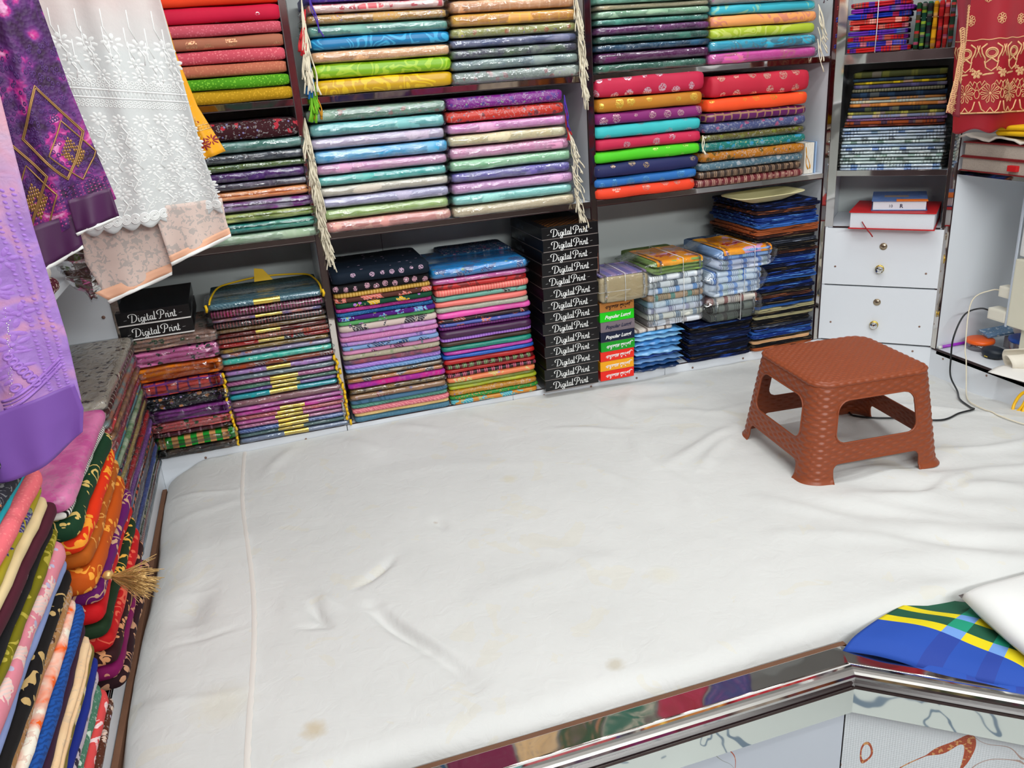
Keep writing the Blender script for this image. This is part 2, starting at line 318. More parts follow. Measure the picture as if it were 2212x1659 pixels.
# ---------------------------------------------------------------- folded cloth
def cloth_profile(h,D,r,lobes,k=1.0):
    P=[]; n=7 if lobes==1 else 5
    for i in range(lobes):
        z0=h*i/lobes; hh=h/lobes
        for j in range(n+1):
            if i and j==0: continue
            a=-math.pi/2+math.pi*j/n; c=math.cos(a); s=math.sin(a)
            P.append((-r*(abs(c)**.8)*(1 if c>0 else 0), z0+hh/2*(1+math.copysign(abs(s)**.85,s))))
    P.append((D*.5,h)); P.append((D,h*.97)); P.append((D,h*.03)); P.append((D*.5,0))
    return P
def cloth_bar(name,L,h,D,mat,parent=None,r=None,lobes=1,seed=0,wob=1.0,ns=15,ends=True,shrink=.0):
    q=random.Random(seed); r=min(h*.5,.015) if r is None else r
    P=cloth_profile(h,D,r,lobes); m=len(P); V=[];F=[]
    us=[0,.006/L,.02/L]+[i/ns for i in range(1,ns)]+[1-.02/L,1-.006/L,1]; us=sorted(us)
    ph=[q.uniform(0,6.3) for _ in range(6)]
    for u in us:
        x=u*L; e=min(x,L-x); k=1.0
        if ends: k=.80+.2*min(1,e/.014)**.5
        zs=-.0010*wob*(math.sin(u*math.pi*1.3+ph[4])+.6*math.sin(u*11+ph[5]))*(h/.03)
        tz=1-.05*wob*(.5+.5*math.sin(u*7+ph[0]))-.04*wob*(.5+.5*math.sin(u*17+ph[1]))-shrink
        fy=(.0020*math.sin(u*5+ph[2])+.0013*math.sin(u*15+ph[3])+.0006*math.sin(u*41+ph[5]))*wob
        for (y,z) in P:
            zz=h*.5+(z-h*.5)*k*tz if ends else z*tz
            if y<=.02: zz+=zs*(.3+.7*math.sin(math.pi*min(1,max(0,z/h))))
            V.append((x+(.0008*math.sin(z*900+ph[4]) if u in(0,1) else 0), y*(k if y<0 else 1)+(fy if y<=0 else 0)+( (1-k)*.03 if y<=0 else 0), zz))
    n=len(us)
    for i in range(n-1):
        for j in range(m):
            l=(j+1)%m; F.append((i*m+j,(i+1)*m+j,(i+1)*m+l,i*m+l))
    for s,i in ((1,0),(-1,n-1)):
        f=tuple(i*m+j for j in range(m)); F.append(f[::s])
    o=mesh(name,V,F,mat,parent); o['ring']=m; o['front']=m-4; return o
def sleeve(L,h,D,parent,seed,r,mat=None,ext=.014,front=.0025):
    q=random.Random(seed); P=cloth_profile(h,D*.6,r+front,1); m=len(P);V=[];F=[]
    us=[-ext,-ext*.5,-.002,.006,.02]+[L*i/12 for i in range(1,12)]+[L-.02,L-.006,L+.002,L+ext*.5,L+ext]
    for x in us:
        e=min(x,L-x); k=1 if e>0 else max(.12,1+e/ext*.85)
        for (y,z) in P:
            a=q.uniform(-1,1)*(.0009 if e>0 else .0022)
            V.append((x+(q.uniform(-1,1)*.003 if e<-.004 else 0), (y*k if y<0 else y)+a+(.012*(1-k)), h*.5+(z-h*.5)*k+a*.3))
    for i in range(len(us)-1):
        for j in range(m): l=(j+1)%m; F.append((i*m+j,(i+1)*m+j,(i+1)*m+l,i*m+l))
    return mesh('plastic_sleeve',V,F,mat or M['film'],parent)
def label_band(o,x0,x1,parent,mat,name='gold_label'):
    # a printed foil band that follows the front fold of the cloth between x0 and x1
    vs=[v.co.copy() for v in o.data.vertices]; xs=sorted({round(v.x,4) for v in vs}); m=o['ring']; n=len(vs)//m; V=[];F=[];rows=[]
    h=max(v.z for v in vs)
    def ring(x):
        for i in range(n-1):
            a,b_=vs[i*m:(i+1)*m],vs[(i+1)*m:(i+2)*m]
            if a[1].x<=x<=b_[1].x: t_=(x-a[1].x)/max(1e-6,b_[1].x-a[1].x); return [p.lerp(q_,t_) for p,q_ in zip(a,b_)]
        return vs[:m]
    k=o['front']
    for i in range(9):
        x=x0+(x1-x0)*i/8
        for p in ring(x)[:k]: V.append((x,p.y-.0009,p.z+(.0006 if p.z>h*.6 else 0)))
    for i in range(8):
        for j in range(k-1): F.append((i*k+j,(i+1)*k+j,(i+1)*k+j+1,i*k+j+1))
    return mesh(name,V,F,mat,parent)
ORD=['top','second from top','third from top','fourth from top','fifth from top','sixth from top','seventh from top','eighth from top','ninth from top','tenth from top',
 'eleventh from top','twelfth from top','thirteenth from top','fourteenth from top','middle','eleventh','tenth','ninth','eighth']
WN=['one','two','three','four','five','six','seven','eight','nine','ten','eleven','twelve','thirteen','fourteen','fifteen']
OW=['first','second','third','fourth','fifth','sixth','seventh','eighth','ninth','tenth','eleventh','twelfth','thirteenth','fourteenth','fifteenth','sixteenth']
def ordinal(i,n):
    if i==0: return 'topmost'
    if i==n-1: return 'bottom one'
    return OW[i]+' from top' if i<=n/2 else OW[n-1-i]+' from bottom'
THINGS={}
def stack(name,z0,kind,place,dep,rows,frame=None,group=None,cat=None):
    rows=[r.split('|') for r in rows.strip().split('\n')]; n=len(rows); z=z0+.0006; res=[None]*n
    tot=sum(float(r[0]) for r in rows)/1000
    for i in range(n-1,-1,-1):
        hh,xa,xb,c1,pat,c2,desc,fl=rows[i]; h=float(hh)/1000; q=random.Random(name+str(i))
        xa=float(xa)/1000+q.uniform(-.003,.003); xb=float(xb)/1000+q.uniform(-.004,.004)
        if name=='s1': xa=-.50+q.uniform(-.01,.01)
        if name=='s2': xa=-.47+q.uniform(-.01,.01)
        L=xb-xa; wrap='w' in fl; g=h-.0008; hc=g-(.0016 if wrap else 0)
        if name=='gw': c1='%02x%02x%02x'%tuple(int(int(c1[k:k+2],16)*.5+127) for k in (0,2,4))
        lob=2 if pat=='fd' else (1)
        if name=='s11': lob=3 if pat!='bs' else 1
        r=min(h*.5,.016); yo=q.uniform(-.003,.003)-.004
        sat='p' in fl or name in('s3','s4','s5','s6','s7','s8','s9','s10','s14')
        p=pat
        if name=='s11' and pat=='st': p='bs'
        o=cloth_bar('folded_'+kind.replace(' ','_'),L,hc,dep+q.uniform(-.02,.01),cloth_mat(c1,p,c2,sat),None,r,lob,name+str(i),wob=1.2 if kind=='saree' else .9)
        if frame is None: o.location=(xa,yo,z)
        else: o.location=frame(xa,yo,z); o.rotation_euler=(0,0,stack.rz)
        d=f'{desc} folded {kind}, {ordinal(i,n)} {place}'
        if wrap and len(d.split())<14: d=f'{desc} plastic-wrapped {kind}, {ordinal(i,n)} {place}'
        if len(d.split())>16: d=d.replace(' plastic-wrapped',' wrapped').replace(' folded ',' ')
        if len(d.split())>16: d=' '.join(d.replace(' and ',' ').split()[:16])
        tag(o,d,cat or ('saree' if kind=='saree' else 'folded cloth'),group or f'folded {kind}s {place}')
        if wrap:
            sl=sleeve(L,g,dep,o,name+str(i)+'s',r); sl.location=(0,0,-.0004)
        if 'g' in fl:
            a=L*q.uniform(.35,.41); label_band(o,a,a+L*q.uniform(.22,.3),o,M['gold'])
        if name=='s12' and (i>=12 or i==0):
            for xx in (-.006,L+.006):
                V=[];F=[]
                tubeVF([(xx,-.006,0),(xx+q.uniform(-.004,.004),-.012,hc*.5),(xx,-.006,hc)],.0038,6,V,F)
                mesh('yellow_binding',V,F,M['yellow'],o)
        if name=='s12' and i==0:
            tube('yellow_piping',[(.004,-.004,hc),(.006,.05,hc+.003),(.02,.15,hc+.006),(.05,.21,hc+.004),(L*.5,.215,hc+.012),(L-.03,.21,hc+.004),(L-.004,.12,hc+.006),(L+.004,.03,hc+.004),(L+.002,-.004,hc*.5)],.0028,M['yellow'],o,6,5)
            tb=mesh('yellow_tab',[(L*.42,.20,hc+.002),(L*.60,.20,hc+.002),(L*.52,.205,hc+.035),(L*.44,.205,hc+.04),(L*.42,.203,hc+.002),(L*.60,.203,hc+.002),(L*.52,.208,hc+.035),(L*.44,.208,hc+.04)],[(0,1,2,3),(7,6,5,4),(0,4,5,1),(1,5,6,2),(2,6,7,3),(3,7,4,0)],M['yellow'],o,False)
        res[i]=o; z+=h
    THINGS[name]=res
    return res
ST=[
('s1',0.925,'saree','in the upper left bay',0.3,'''32|-281|-14|e8401c|pl|d83010|orange-red silk|
38|-274|-15|c8143c|mo|e8c0c8|crimson silk silver-motif|
29|-268|-16|c45060|dt|d87080|dusty rose self-patterned|
30|-263|-18|a86850|mo|c08868|copper brown|
32|-257|-19|cc5060|dt|e88088|rose red dotted|
30|-252|-20|b86850|dt|c88060|terracotta crepe|
29|-247|-21|4c9414|dt|88c838|green bandhani-dotted|
33|-241|-22|b88c10|dt|d8a828|mustard bandhani-dotted|'''),
('s2',0.582,'saree','under the black shelf on the left',0.3,'''45|-217|-16|381018|fl|b02838|dark maroon red-flower|
30|-224|-16|5c8c80|ab|80a8a0|sage green|w
25|-229|-15|3c4048|ab|606470|charcoal grey|w
19|-233|-15|3c5c38|ab|607838|bottle green|w
27|-238|-14|683080|ab|503070|purple floral|w
21|-242|-14|504858|ab|787080|smoky grey|w
26|-247|-13|f09858|fd|f8b078|apricot orange|w
30|-252|-13|883890|fd|a8a0b0|violet floral|w
26|-257|-13|8ca048|fd|b8c078|olive lime|w
28|-262|-12|209088|fd|70b8a0|teal|w
28|-268|-12|a8c0a0|ab|c0d0b8|pale green|w'''),
('s3',0.925,'saree','on the left of the upper middle shelf',0.3,'''31|51|398|5038b0|fl|7058d0|violet blue|
24|49|398|e06068|ge|f0d0c8|coral red and white geometric|w
25|48|398|c89850|fl|c8a878|tan floral|w
29|47|399|609c90|ab|80b8a8|teal grey|w
30|46|399|0878b0|pa|38a8d8|bright blue paisley|
31|44|399|f0b888|dt|f8d0a8|peach|w
37|43|400|80b408|pa|a8cc30|lime green paisley|
39|41|400|d0a000|pa|e8c010|golden yellow branch-print|'''),
('s4',0.925,'saree','on the right of the upper middle shelf',0.3,'''33|415|749|e0b080|dt|e8c090|sand|w
33|413|751|e8ac80|ge|f0c098|peach lattice|w
33|411|753|e0a050|ge|e8b040|orange lattice|w
27|409|755|b0ac68|fl|c07850|olive tan floral|w
25|407|757|80809c|ab|586088|slate lilac floral|w
26|405|758|6c8460|ab|504c60|moss green floral|w
29|404|760|98a8a0|ab|788890|grey green|w
34|402|762|98a098|fl|b08080|grey blush border|w'''),
('s5',0.582,'saree','on the left of the pastel middle shelf',0.3,'''34|11|367|80a08c|fl|b08078|sage green flowered|w
35|11|366|80c8c8|pa|90d0cc|aqua|w
32|12|364|ccb8d0|ab|d4c4d8|pale lilac|w
35|12|363|48b0e0|ab|a0d0ec|sky blue|w
30|13|362|e0a0c8|ab|e0b0c8|rose pink|w
28|13|361|50bcb4|ab|80ccc4|turquoise|w
28|13|360|d8ccbc|dt|e0d4c4|ivory|w
30|14|358|c0b8d4|dt|ccc4dc|pale lavender|w
32|14|357|b4cc78|ab|c0d494|light lime|w
34|15|356|e8a098|pa|f0b8a8|salmon pink|w'''),
('s6',0.582,'saree','on the right of the pastel middle shelf',0.3,'''33|377|707|781480|fl|583088|deep purple printed|
33|376|709|c83020|fl|783038|vermilion printed|
29|375|711|e490cc|ab|e8a8d0|candy pink|w
32|374|713|e8d4a8|ab|e8dcb8|buttercream|w
34|373|716|e8b0cc|ab|e898c0|blush pink|w
32|372|718|b4dcb8|ab|a0d4a8|mint|w
29|371|720|9890b8|ab|7868b8|lavender grey|w
33|370|722|e0a8d4|dt|e8b8dc|orchid pink|w
30|369|724|98d8d0|dt|a8e0d8|pale aqua|w
33|368|726|e0ccac|dt|e8d4b8|beige|w'''),
('s7',0.925,'saree','on the left of the upper right shelf',0.3,'''24|820|1165|78b8a0|ab|90c8b0|sea green|w
15|819|1165|b8a888|dt|c0b090|beige grey|w
21|819|1164|88b090|ab|a0c0a0|celadon|w
18|818|1163|306c60|ab|509888|deep teal|w
24|817|1162|60245c|ab|783070|plum purple|w
22|816|1161|285c50|ab|387060|dark green|w
21|815|1160|103c58|ab|185070|petrol blue|w
30|813|1159|601c54|dt|702864|wine purple|w
25|812|1158|386858|ab|487864|forest green|w'''),
('s8',0.925,'saree','on the right of the upper right shelf',0.3,'''32|1167|1516|b8b0a8|fl|d898b8|pale grey pink-sprigged|w
28|1166|1516|38b0c4|pa|80c4b0|turquoise swirl|
32|1166|1517|f0a05c|pa|d88468|apricot leaf-print|
31|1165|1517|a8bc30|pa|c0cc60|lime swirl|
33|1165|1518|38b0cc|pa|6098a8|sky turquoise leaf-print|w
34|1164|1518|e460b0|pa|d87898|hot pink leaf-print|w'''),
('s9',0.582,'saree','on the left of the jewel-coloured shelf',0.3,'''56|810|1149|c01040|mo|f0c8d8|crimson silver-motif|
39|808|1144|b87408|mo|e8c050|mustard gold-motif|
34|806|1141|801068|mo|d0a0b0|magenta purple gold-motif|
37|805|1138|30b8bc|mo|90c8d0|turquoise motif|
34|803|1135|c41044|mo|e0a0b0|raspberry silver-motif|
35|802|1132|48c808|mo|a0e060|neon green|
40|800|1128|101854|mo|b09880|navy gold-motif|
29|799|1125|1868b4|mo|5898d0|royal blue|
34|798|1122|f03c10|mo|f09080|bright orange-red|'''),
('s10',0.582,'saree','on the right of the jewel-coloured shelf',0.3,'''63|1168|1500|c01434|mo|e8b0a0|scarlet gold-motif|
40|1160|1500|f84c10|mo|f8a040|vivid orange|
28|1155|1500|601458|ge|a07858|purple gold-lattice|
31|1151|1500|48507c|fl|a05078|slate blue floral|
24|1147|1500|706408|fl|889018|olive gold floral|w
29|1143|1500|087068|fl|288cb0|teal green floral|
29|1138|1500|b06c08|fl|604808|ochre lotus-print|
26|1134|1500|507080|fl|a0a8b0|blue grey floral|
23|1130|1500|382820|gm|90745c|dark brown block-print|
25|1127|1500|682028|gm|b08878|maroon block-print|'''),
('s11',0.000,'dress length','at the bottom left beside the wall',0.22,'''35|-552|-314|b08878|fl|405840|dusty beige rose-print|w
45|-548|-314|e078b0|fl|284838|pink rose-print|w
43|-544|-315|e07c08|fd|c85808|marigold orange|w
43|-540|-315|d85048|ge|582878|red purple and white patterned|w
39|-536|-316|141820|fl|c08050|black leaf-print|w
37|-533|-317|702870|fd|883888|plum purple|w
30|-530|-317|d86868|fl|386040|coral leaf-print|w
14|-528|-318|501828|ge|b07888|maroon check|w
35|-526|-318|109028|st|c89058|green and tan striped|w
26|-523|-318|101820|ab|604838|black border|w'''),
('s12',0.000,'suit length','second stack from the left on the bottom',0.22,'''20|-322|-29|487484|ze|80a0a8|slate chevron|wg
23|-322|-28|501018|st|a03868|burgundy striped|w
12|-321|-27|7068a0|ab|c07860|blue and peach printed|wg
18|-321|-26|201418|st|804040|near-black striped|w
13|-320|-25|886848|st|806030|khaki striped|w
13|-320|-24|701010|pl|801818|oxblood|wg
15|-319|-24|b05848|st|805040|rust and grey striped|w
14|-319|-23|c01818|bg|181414|red and black large-print|wg
14|-318|-22|785820|ab|a08040|bronze|w
15|-318|-21|a898b8|bg|c06850|lilac orange-flowered|w
18|-317|-21|40c4b0|fl|60d0b8|bright aqua|w
17|-316|-20|a84420|bg|702018|rust brown|w
16|-316|-19|b080c0|fl|a06070|orchid lilac|wg
15|-315|-18|788890|pl|889898|steel grey|w
15|-315|-17|b85c90|ze|d088b0|rose chevron|wg
13|-314|-16|507c68|dt|70a088|grey green|wg
12|-314|-16|7848a8|ab|9878b8|violet|wg
17|-313|-15|18a8b0|pl|40c0c8|cyan|wg
21|-313|-14|98646c|dt|a87880|mauve brown|w
14|-312|-13|d868b8|ab|e088c8|orchid pink|w
14|-312|-12|c83898|ab|d050a8|magenta|wg
13|-311|-12|c86068|ze|e08888|coral chevron|wg
13|-311|-11|d048a0|ab|e078b8|fuchsia|wg
12|-310|-10|c07098|ze|d898b0|dusky pink|wg
15|-310|-10|5068a8|ze|90a8d0|denim blue chevron|wg
13|-309|-9|587878|dt|708c8c|grey teal|wg
17|-309|-8|7c8ca8|ab|9098b0|blue grey|wg'''),
('s13',0.000,'dress piece','third stack from the left on the bottom',0.24,'''35|6|279|081828|df|c0a0b8|navy small-flower|
25|7|281|141014|df|c898a8|black small-flower|
14|7|282|b88c38|st|d8b060|mustard ribbed|
15|7|282|583028|bg|d86858|brown striped coral-flower|
15|8|283|104830|bg|e0b010|dark green sunflower-print|
12|8|284|a02878|me|c858a0|magenta mesh|
12|8|284|185088|me|4888b8|blue mesh|
14|8|285|501878|bg|60a0d0|violet lily-print|
12|9|285|58a060|bg|a878c0|green and lilac leafy|
19|9|286|d0bcb4|bg|403840|pale cream fan-print|
15|9|287|c890cc|fl|b080b8|light orchid|
15|9|287|cc80b0|dt|d898c0|mid pink|
12|10|288|b48cd0|fl|7868a8|lavender sprig-print|
13|10|288|80a0cc|bg|284878|light blue palm-print|
14|10|289|d890b8|bg|803068|pink palm-print|
14|10|290|b0a890|fl|909878|oatmeal|
14|11|290|584c60|ab|a05060|smoky multicolour|
14|11|291|a078d0|ze|b898e0|amethyst chevron|
13|11|291|6890c0|ze|90b0d8|cornflower chevron|
14|11|292|907860|bg|304858|brown and ochre patchwork|w
15|12|293|c88048|bg|504048|orange and tan patchwork|w
18|12|293|d82888|ab|a03098|pink to purple shaded|
16|12|294|8c7040|fl|503828|olive brown ornate|w
19|13|295|b08460|bg|a03830|tan and red ornate|w
15|13|296|507898|pa|406880|slate blue ring-print|
13|13|296|589080|ze|70a898|sage green scroll|
15|13|297|d87080|ze|f0a0a0|coral pink fan-print|
12|14|297|e8c888|dt|f0d098|pale straw|
16|14|298|507c94|dt|608ca0|dull blue|'''),
('s14',0.000,'dress piece','fourth stack from the left on the bottom',0.24,'''30|288|568|2898d8|bg|1058a0|sky blue satin|wp
18|289|568|e068b0|bg|d8a0c0|rose pink satin|wp
15|290|569|c01818|pa|801010|cherry red|
21|291|570|e86860|st|f09080|coral ribbed|
15|292|570|68a898|bg|082820|sea green and black|
17|292|571|f07870|pl|f88880|plain coral|
16|293|571|a8a898|dt|b8b8a8|stone grey|
19|294|572|f050b0|ab|f060b8|bright pink|
14|294|573|281018|bg|983010|black with rust scrolls|
11|295|573|4858a8|bg|e07050|blue and orange patterned|
11|295|573|781878|st|501058|purple pinstriped|
24|296|574|401040|pl|501850|aubergine|
11|297|575|a868d8|st|c090e8|lilac streaked|
14|298|575|402818|pl|503020|chocolate brown|
16|298|576|108070|me|30a088|teal mesh|
12|299|576|b830a0|me|d058b8|fuchsia mesh|
13|299|577|1450b0|me|2870c8|royal blue mesh|
18|300|577|b81418|pl|c82020|deep red|
13|301|578|581018|gm|70a068|maroon angular-motif|
13|301|578|b01818|pl|c02424|plain red|
14|302|579|281018|gm|d05878|black pink-motif|
16|303|579|e88050|bg|d8b050|orange and gold leaf-print|
11|303|580|708030|ab|889838|olive|
13|304|580|a8b420|ab|b8c030|chartreuse|
17|304|581|b88018|fl|a87010|ochre|
14|305|581|209030|dt|d08030|leaf green bordered|
16|306|582|d08828|bg|20a8b8|orange and turquoise|'''),
('gb',0.692,'cloth','dark',0.28,'''18|60|309|303410|ck|505018|black and olive check|
10|59|310|142438|ck|203848|navy check|
8|58|311|807010|ck|d0b010|yellow-green check|
12|57|311|383454|ck|504870|purple grey check|
10|55|312|50503c|st|706c58|olive grey|
15|54|313|0c1c30|ck|183450|midnight blue|
8|53|314|a06c38|ck|606068|tan and grey check|
9|51|315|a8b0a8|ck|c8b890|pale grey check|
11|50|316|b06c30|ck|d08840|orange tan check|
13|49|317|101c30|ck|485030|dark blue|
9|48|318|686838|ck|c0b850|olive and yellow check|
10|47|318|8088a8|ck|c0a890|blue and sand check|
9|45|319|604068|me|a080a8|purple dogtooth|
10|44|320|904018|ck|202848|rust and navy check|
6|43|321|602818|ck|803820|dark rust|'''),
('gw',0.582,'cloth','white',0.28,'''11|37|325|7098d0|ck|c0d0e0|mid blue and white|w
9|37|324|c0d0e8|ck|5080c0|white with blue squares|w
9|37|324|a0b8e0|ck|d0d8e8|pale blue check|w
10|37|324|b0c0d0|ck|707888|grey-lined pale blue|w
10|37|323|c0d8d0|ck|608870|green-lined white|w
11|37|323|80a8d8|me|c0d8f0|blue gingham|w
10|37|323|d0dcec|ck|5080c8|white blue-block|w
10|37|322|a8b8b8|ck|606c78|grey-lined white|w
10|37|322|c8dcd8|ck|a0c0b0|milky green|w
10|37|322|b8d0c8|ck|587c6c|dark-lined mint|w
10|37|321|b8ccc0|ck|909c90|ash check|w
10|37|321|c0d4e8|ck|6090c8|ice blue striped|w
10|37|321|a8c4e8|ck|5888d0|bottom blue and white|w'''),
]
OW+=['seventeenth','eighteenth','nineteenth','twentieth','twenty-first','twenty-second','twenty-third','twenty-fourth','twenty-fifth']
FR=random.Random(3)
# ---------------------------------------------------------------- platform, mattress sheet, trim
pf=empty('seating_platform',(0.6,-.65,-.09),'raised plywood sales platform faced with marble-look tiles and mirrored trim','platform')
def pb(n,x0,x1,y0,y1,z0,z1,m,par=pf,bev=.001): return box(n,x0-.6,x1-.6,y0+.65,y1+.65,z0+.09,z1+.09,m,par,bev)
TP=[Vector((-.75,-1.288)),Vector((.701,-1.288)),Vector((.701+.785*.75,-1.288-.62*.75))]
def offpath(d):
    n0=Vector((0,-1)); n1=Vector((-.62,-.785)); m=(n0+n1).normalized(); k=d/m.dot(n0)
    return [TP[0]+n0*d, TP[1]+m*k, TP[2]+n1*d]
V=[];F=[]
poly=[(-.528,-.004),(1.85,-.004),(1.85,-2.02),(1.2,-1.71),(.701,-1.29),(-.528,-1.29)]
for z in (-.150,-.120):
    for (x,y) in poly: V.append((x-.6,y+.65,z+.09))
n=len(poly); F.append(tuple(range(n))[::-1]); F.append(tuple(range(n,2*n)))
for i in range(n): j=(i+1)%n; F.append((i,j,n+j,n+i))
mesh('plywood_deck',V,F,M['brown'],pf,False)
def sweep(name,prof,mat,par,flat=True):
    V=[];F=[]; m=len(prof)
    for (d,z) in prof:
        for p in offpath(d): V.append((p.x-.6,p.y+.65,z+.09))
    for i in range(m-1):
        for j in range(2): F.append((i*3+j,i*3+j+1,(i+1)*3+j+1,(i+1)*3+j))
    o=mesh(name,V,F,mat,par,False); return o
sweep('mirror_trim',[(-.004,-.075),(-.004,-.059),(.0,-.058),(.036,-.0605),(.0375,-.066)],mirror_mat('wavy_mirror','cfc8c6',.05,.22),pf)
ar=[(.0375+.0165*(1-math.cos(a)), -.066+.012*math.sin(a)*1.0) for a in [math.pi*i/10 for i in range(11)]]
sweep('chrome_ridge',ar,M['chrome'],pf)
sweep('dark_edge',[(.0702,-.0665),(.068,-.069),(.066,-.077)],M['edge'],pf)
sweep('chrome_bead',[(.066,-.077),(.073,-.079),(.0745,-.083),(.071,-.086)],M['chrome'],pf)
sweep('mirror_panel',[(.071,-.086),(.0705,-.137),(.066,-.139)],mirror_mat('clear_mirror','dfe4de',.03,.06),pf)
def tilemat(name,base,hexy):
    t=NT(name); v=t.coord()
    n=t.noise(v,2.6,2,.9); w=t.math('ABSOLUTE',t.math('SUBTRACT',n,.5)); thr=t.math('ADD',t.math('MULTIPLY',t.math('MAXIMUM',t.math('SUBTRACT',t.noise(v,9,1),.52),0),.16),.0018)
    c=t.mix(t.noise(v,1.6,2),lin(base),lin('eef2f4' if hexy else 'd8dee8'))
    c=t.mix(t.math('LESS_THAN',w,thr),c,t.mix(t.math('GREATER_THAN',t.noise(v,120,2),.56),lin('b8502c'),lin('e0a060')))
    w2=t.math('ABSOLUTE',t.math('SUBTRACT',t.noise(t.coord((3,2,1)),3.1,2,1),.52)); c=t.mix(t.math('MULTIPLY',t.math('LESS_THAN',w2,.0022),.7),c,lin('b07858' if hexy else '7c8070'))
    t.link(c,t.b.inputs['Base Color']); t.b.inputs['Roughness'].default_value=.2
    if hexy: t.bump(t.vor(t.coord(),240,.0),.6,.002); t.b.inputs['Roughness'].default_value=.35
    return t.m
pb('plywood_edge',-.528,-.517,-1.28,-.07,-.119,-.064,M['brown'])
pb('plywood_edge',-.528,.715,-1.2875,-1.2775,-.119,-.058,M['brown'])
tA=tilemat('smooth_marble_tile','c2c8d2',0); tB=tilemat('hex_marble_tile','dfe3e6',1)
o0=offpath(.045)
u=0
while u<1.5:
    a=min(u+.40,1.42); x1=o0[1].x-u; x0=max(o0[1].x-a,-.7)
    for z0,z1 in ((-.42,-.13),(-.75,-.422)): pb('tile',x0+.001,x1-.001,o0[0].y,o0[0].y+.01,z0,z1,tA)
    u=a
    if a>=1.42: break
for k in range(2):
    for z0,z1 in ((-.42,-.13),(-.75,-.422)):
        o=box('tile',k*.36+.001,(k+1)*.36,0,.01,z0,z1,tB,pf,.001); o.location=(o0[1].x-.6,o0[1].y+.65,.09); o.rotation_euler=(0,0,math.atan2(-.62,.785))
# sheet on the mattress
def segd(px,py,ax,ay,bx,by):
    dx,dy=bx-ax,by-ay; L2=dx*dx+dy*dy; t=np.clip(((px-ax)*dx+(py-ay)*dy)/L2,0,1)
    return np.hypot(px-(ax+t*dx),py-(ay+t*dy)),t,((px-ax)*dy-(py-ay)*dx)/math.sqrt(L2)
FOLDS=[ # ax,ay,bx,by,amp,width
 (.52,-.24,.72,-.33,.006,.018),(.72,-.33,.71,-.57,.006,.016),(.71,-.57,.70,-.90,.005,.02),(.75,-.56,1.0,-.45,.010,.022),(.80,-.62,.98,-.50,.008,.02),
 (.84,-.80,.98,-.98,.007,.02),(.95,-.86,1.25,-1.10,.008,.025),(1.05,-.90,1.50,-1.05,.008,.022),(1.25,-.90,1.72,-.98,.008,.02),(1.35,-.80,1.75,-.86,.007,.018),
 (.80,-.95,1.15,-1.22,.006,.025),(1.40,-.60,1.60,-.52,.006,.02),(1.45,-.45,1.75,-.72,.006,.02),(1.0,-.35,1.25,-.30,.006,.02),(.9,-.25,1.1,-.42,.005,.02),
 (.70,-.08,.75,-.28,.006,.018),(.86,-.05,.80,-.20,.006,.02),(-.055,-.87,0.00,-1.03,-.020,.018),(0,-1.03,.06,-1.15,-.012,.018),(-.03,-.88,.055,-1.12,.006,.010),
 (-.09,-.80,-.01,-.70,-.010,.009),(-.17,-.82,-.15,-.91,-.012,.010),(-.20,-.89,-.15,-.91,-.006,.008),(-.16,-.80,-.12,-.86,.006,.012),(-.23,-.78,-.20,-.86,.004,.014),
 (-.50,-.20,-.33,-.22,.004,.010),(-.5,-.35,-.32,-.27,.003,.02),(-.47,-.85,-.30,-.82,-.004,.008),(-.52,-1.0,-.30,-1.02,.003,.012),(-.41,-.66,-.40,-.80,-.016,.035),
 (.13,-.58,.15,-.65,-.006,.010),(-.05,-.05,.05,-.16,.008,.025),(.12,-.03,.24,-.13,.005,.02),(-.18,-.04,-.24,-.18,.006,.02),(.35,-.04,.42,-.15,.004,.02),(.25,-.75,.45,-.95,.003,.03),(.1,-.30,.5,-.42,.003,.03),(.05,-.95,.5,-.88,.003,.03),
 (1.15,-.95,1.35,-.93,.006,.015),(1.30,-.98,1.62,-1.20,.009,.02),(1.05,-1.08,1.35,-1.24,.007,.025),(.55,-.45,.62,-.8,.004,.02),(1.5,-.9,1.8,-1.0,.008,.02)]
def noise2(X,Y,s,seed):
    out=np.zeros_like(X)
    q=np.random.RandomState(seed)
    for k in range(14):
        a=q.uniform(0,2*np.pi); f=s*q.uniform(.6,1.5); out+=np.sin(f*(X*np.cos(a)+Y*np.sin(a))+q.uniform(0,6.3))
    return out/14
def sheet_z(X,Y):
    X=np.asarray(X,float);Y=np.asarray(Y,float)
    back=np.clip(1-(-Y)/.25,0,1)
    Z=-.034+.018*back*np.exp(-((X-.25)/.6)**2)
    t=np.clip((X-1.35)/.5,0,1)*np.clip((Y+1.1)/.6,0,1); Z-=.06*t*t
    wx=.25+.75*np.clip((X-.5)/.4,0,1)+.3*np.clip((-.25-X)/.1,0,1)
    for (ax,ay,bx,by,am,w) in FOLDS:
        d,tt,sd=segd(X+.014*np.sin(Y*19+X*7),Y+.012*np.sin(X*17+1),ax,ay,bx,by); Z+=am*np.exp(-(d/w)**2)*(np.sin(np.pi*np.clip(tt,.06,.94))**.6)
    Z+=wx*.0048*noise2(X+.3*Y,Y,22,3)+wx*.0024*noise2(X,Y*1.2,48,4)+.0008*noise2(X,Y,90,5)
    r=np.clip((X-.75)/.35,0,1)
    Z+=r*.006*np.sin(46*(Y*.9+X*.42)+2.2*np.sin(5*X)+1.7*np.sin(6*Y+1))*(.5+.5*np.sin(9*X-4*Y))
    Z+=np.where(X<-.30+.012*np.sin(Y*6),.0025,0)
    return Z
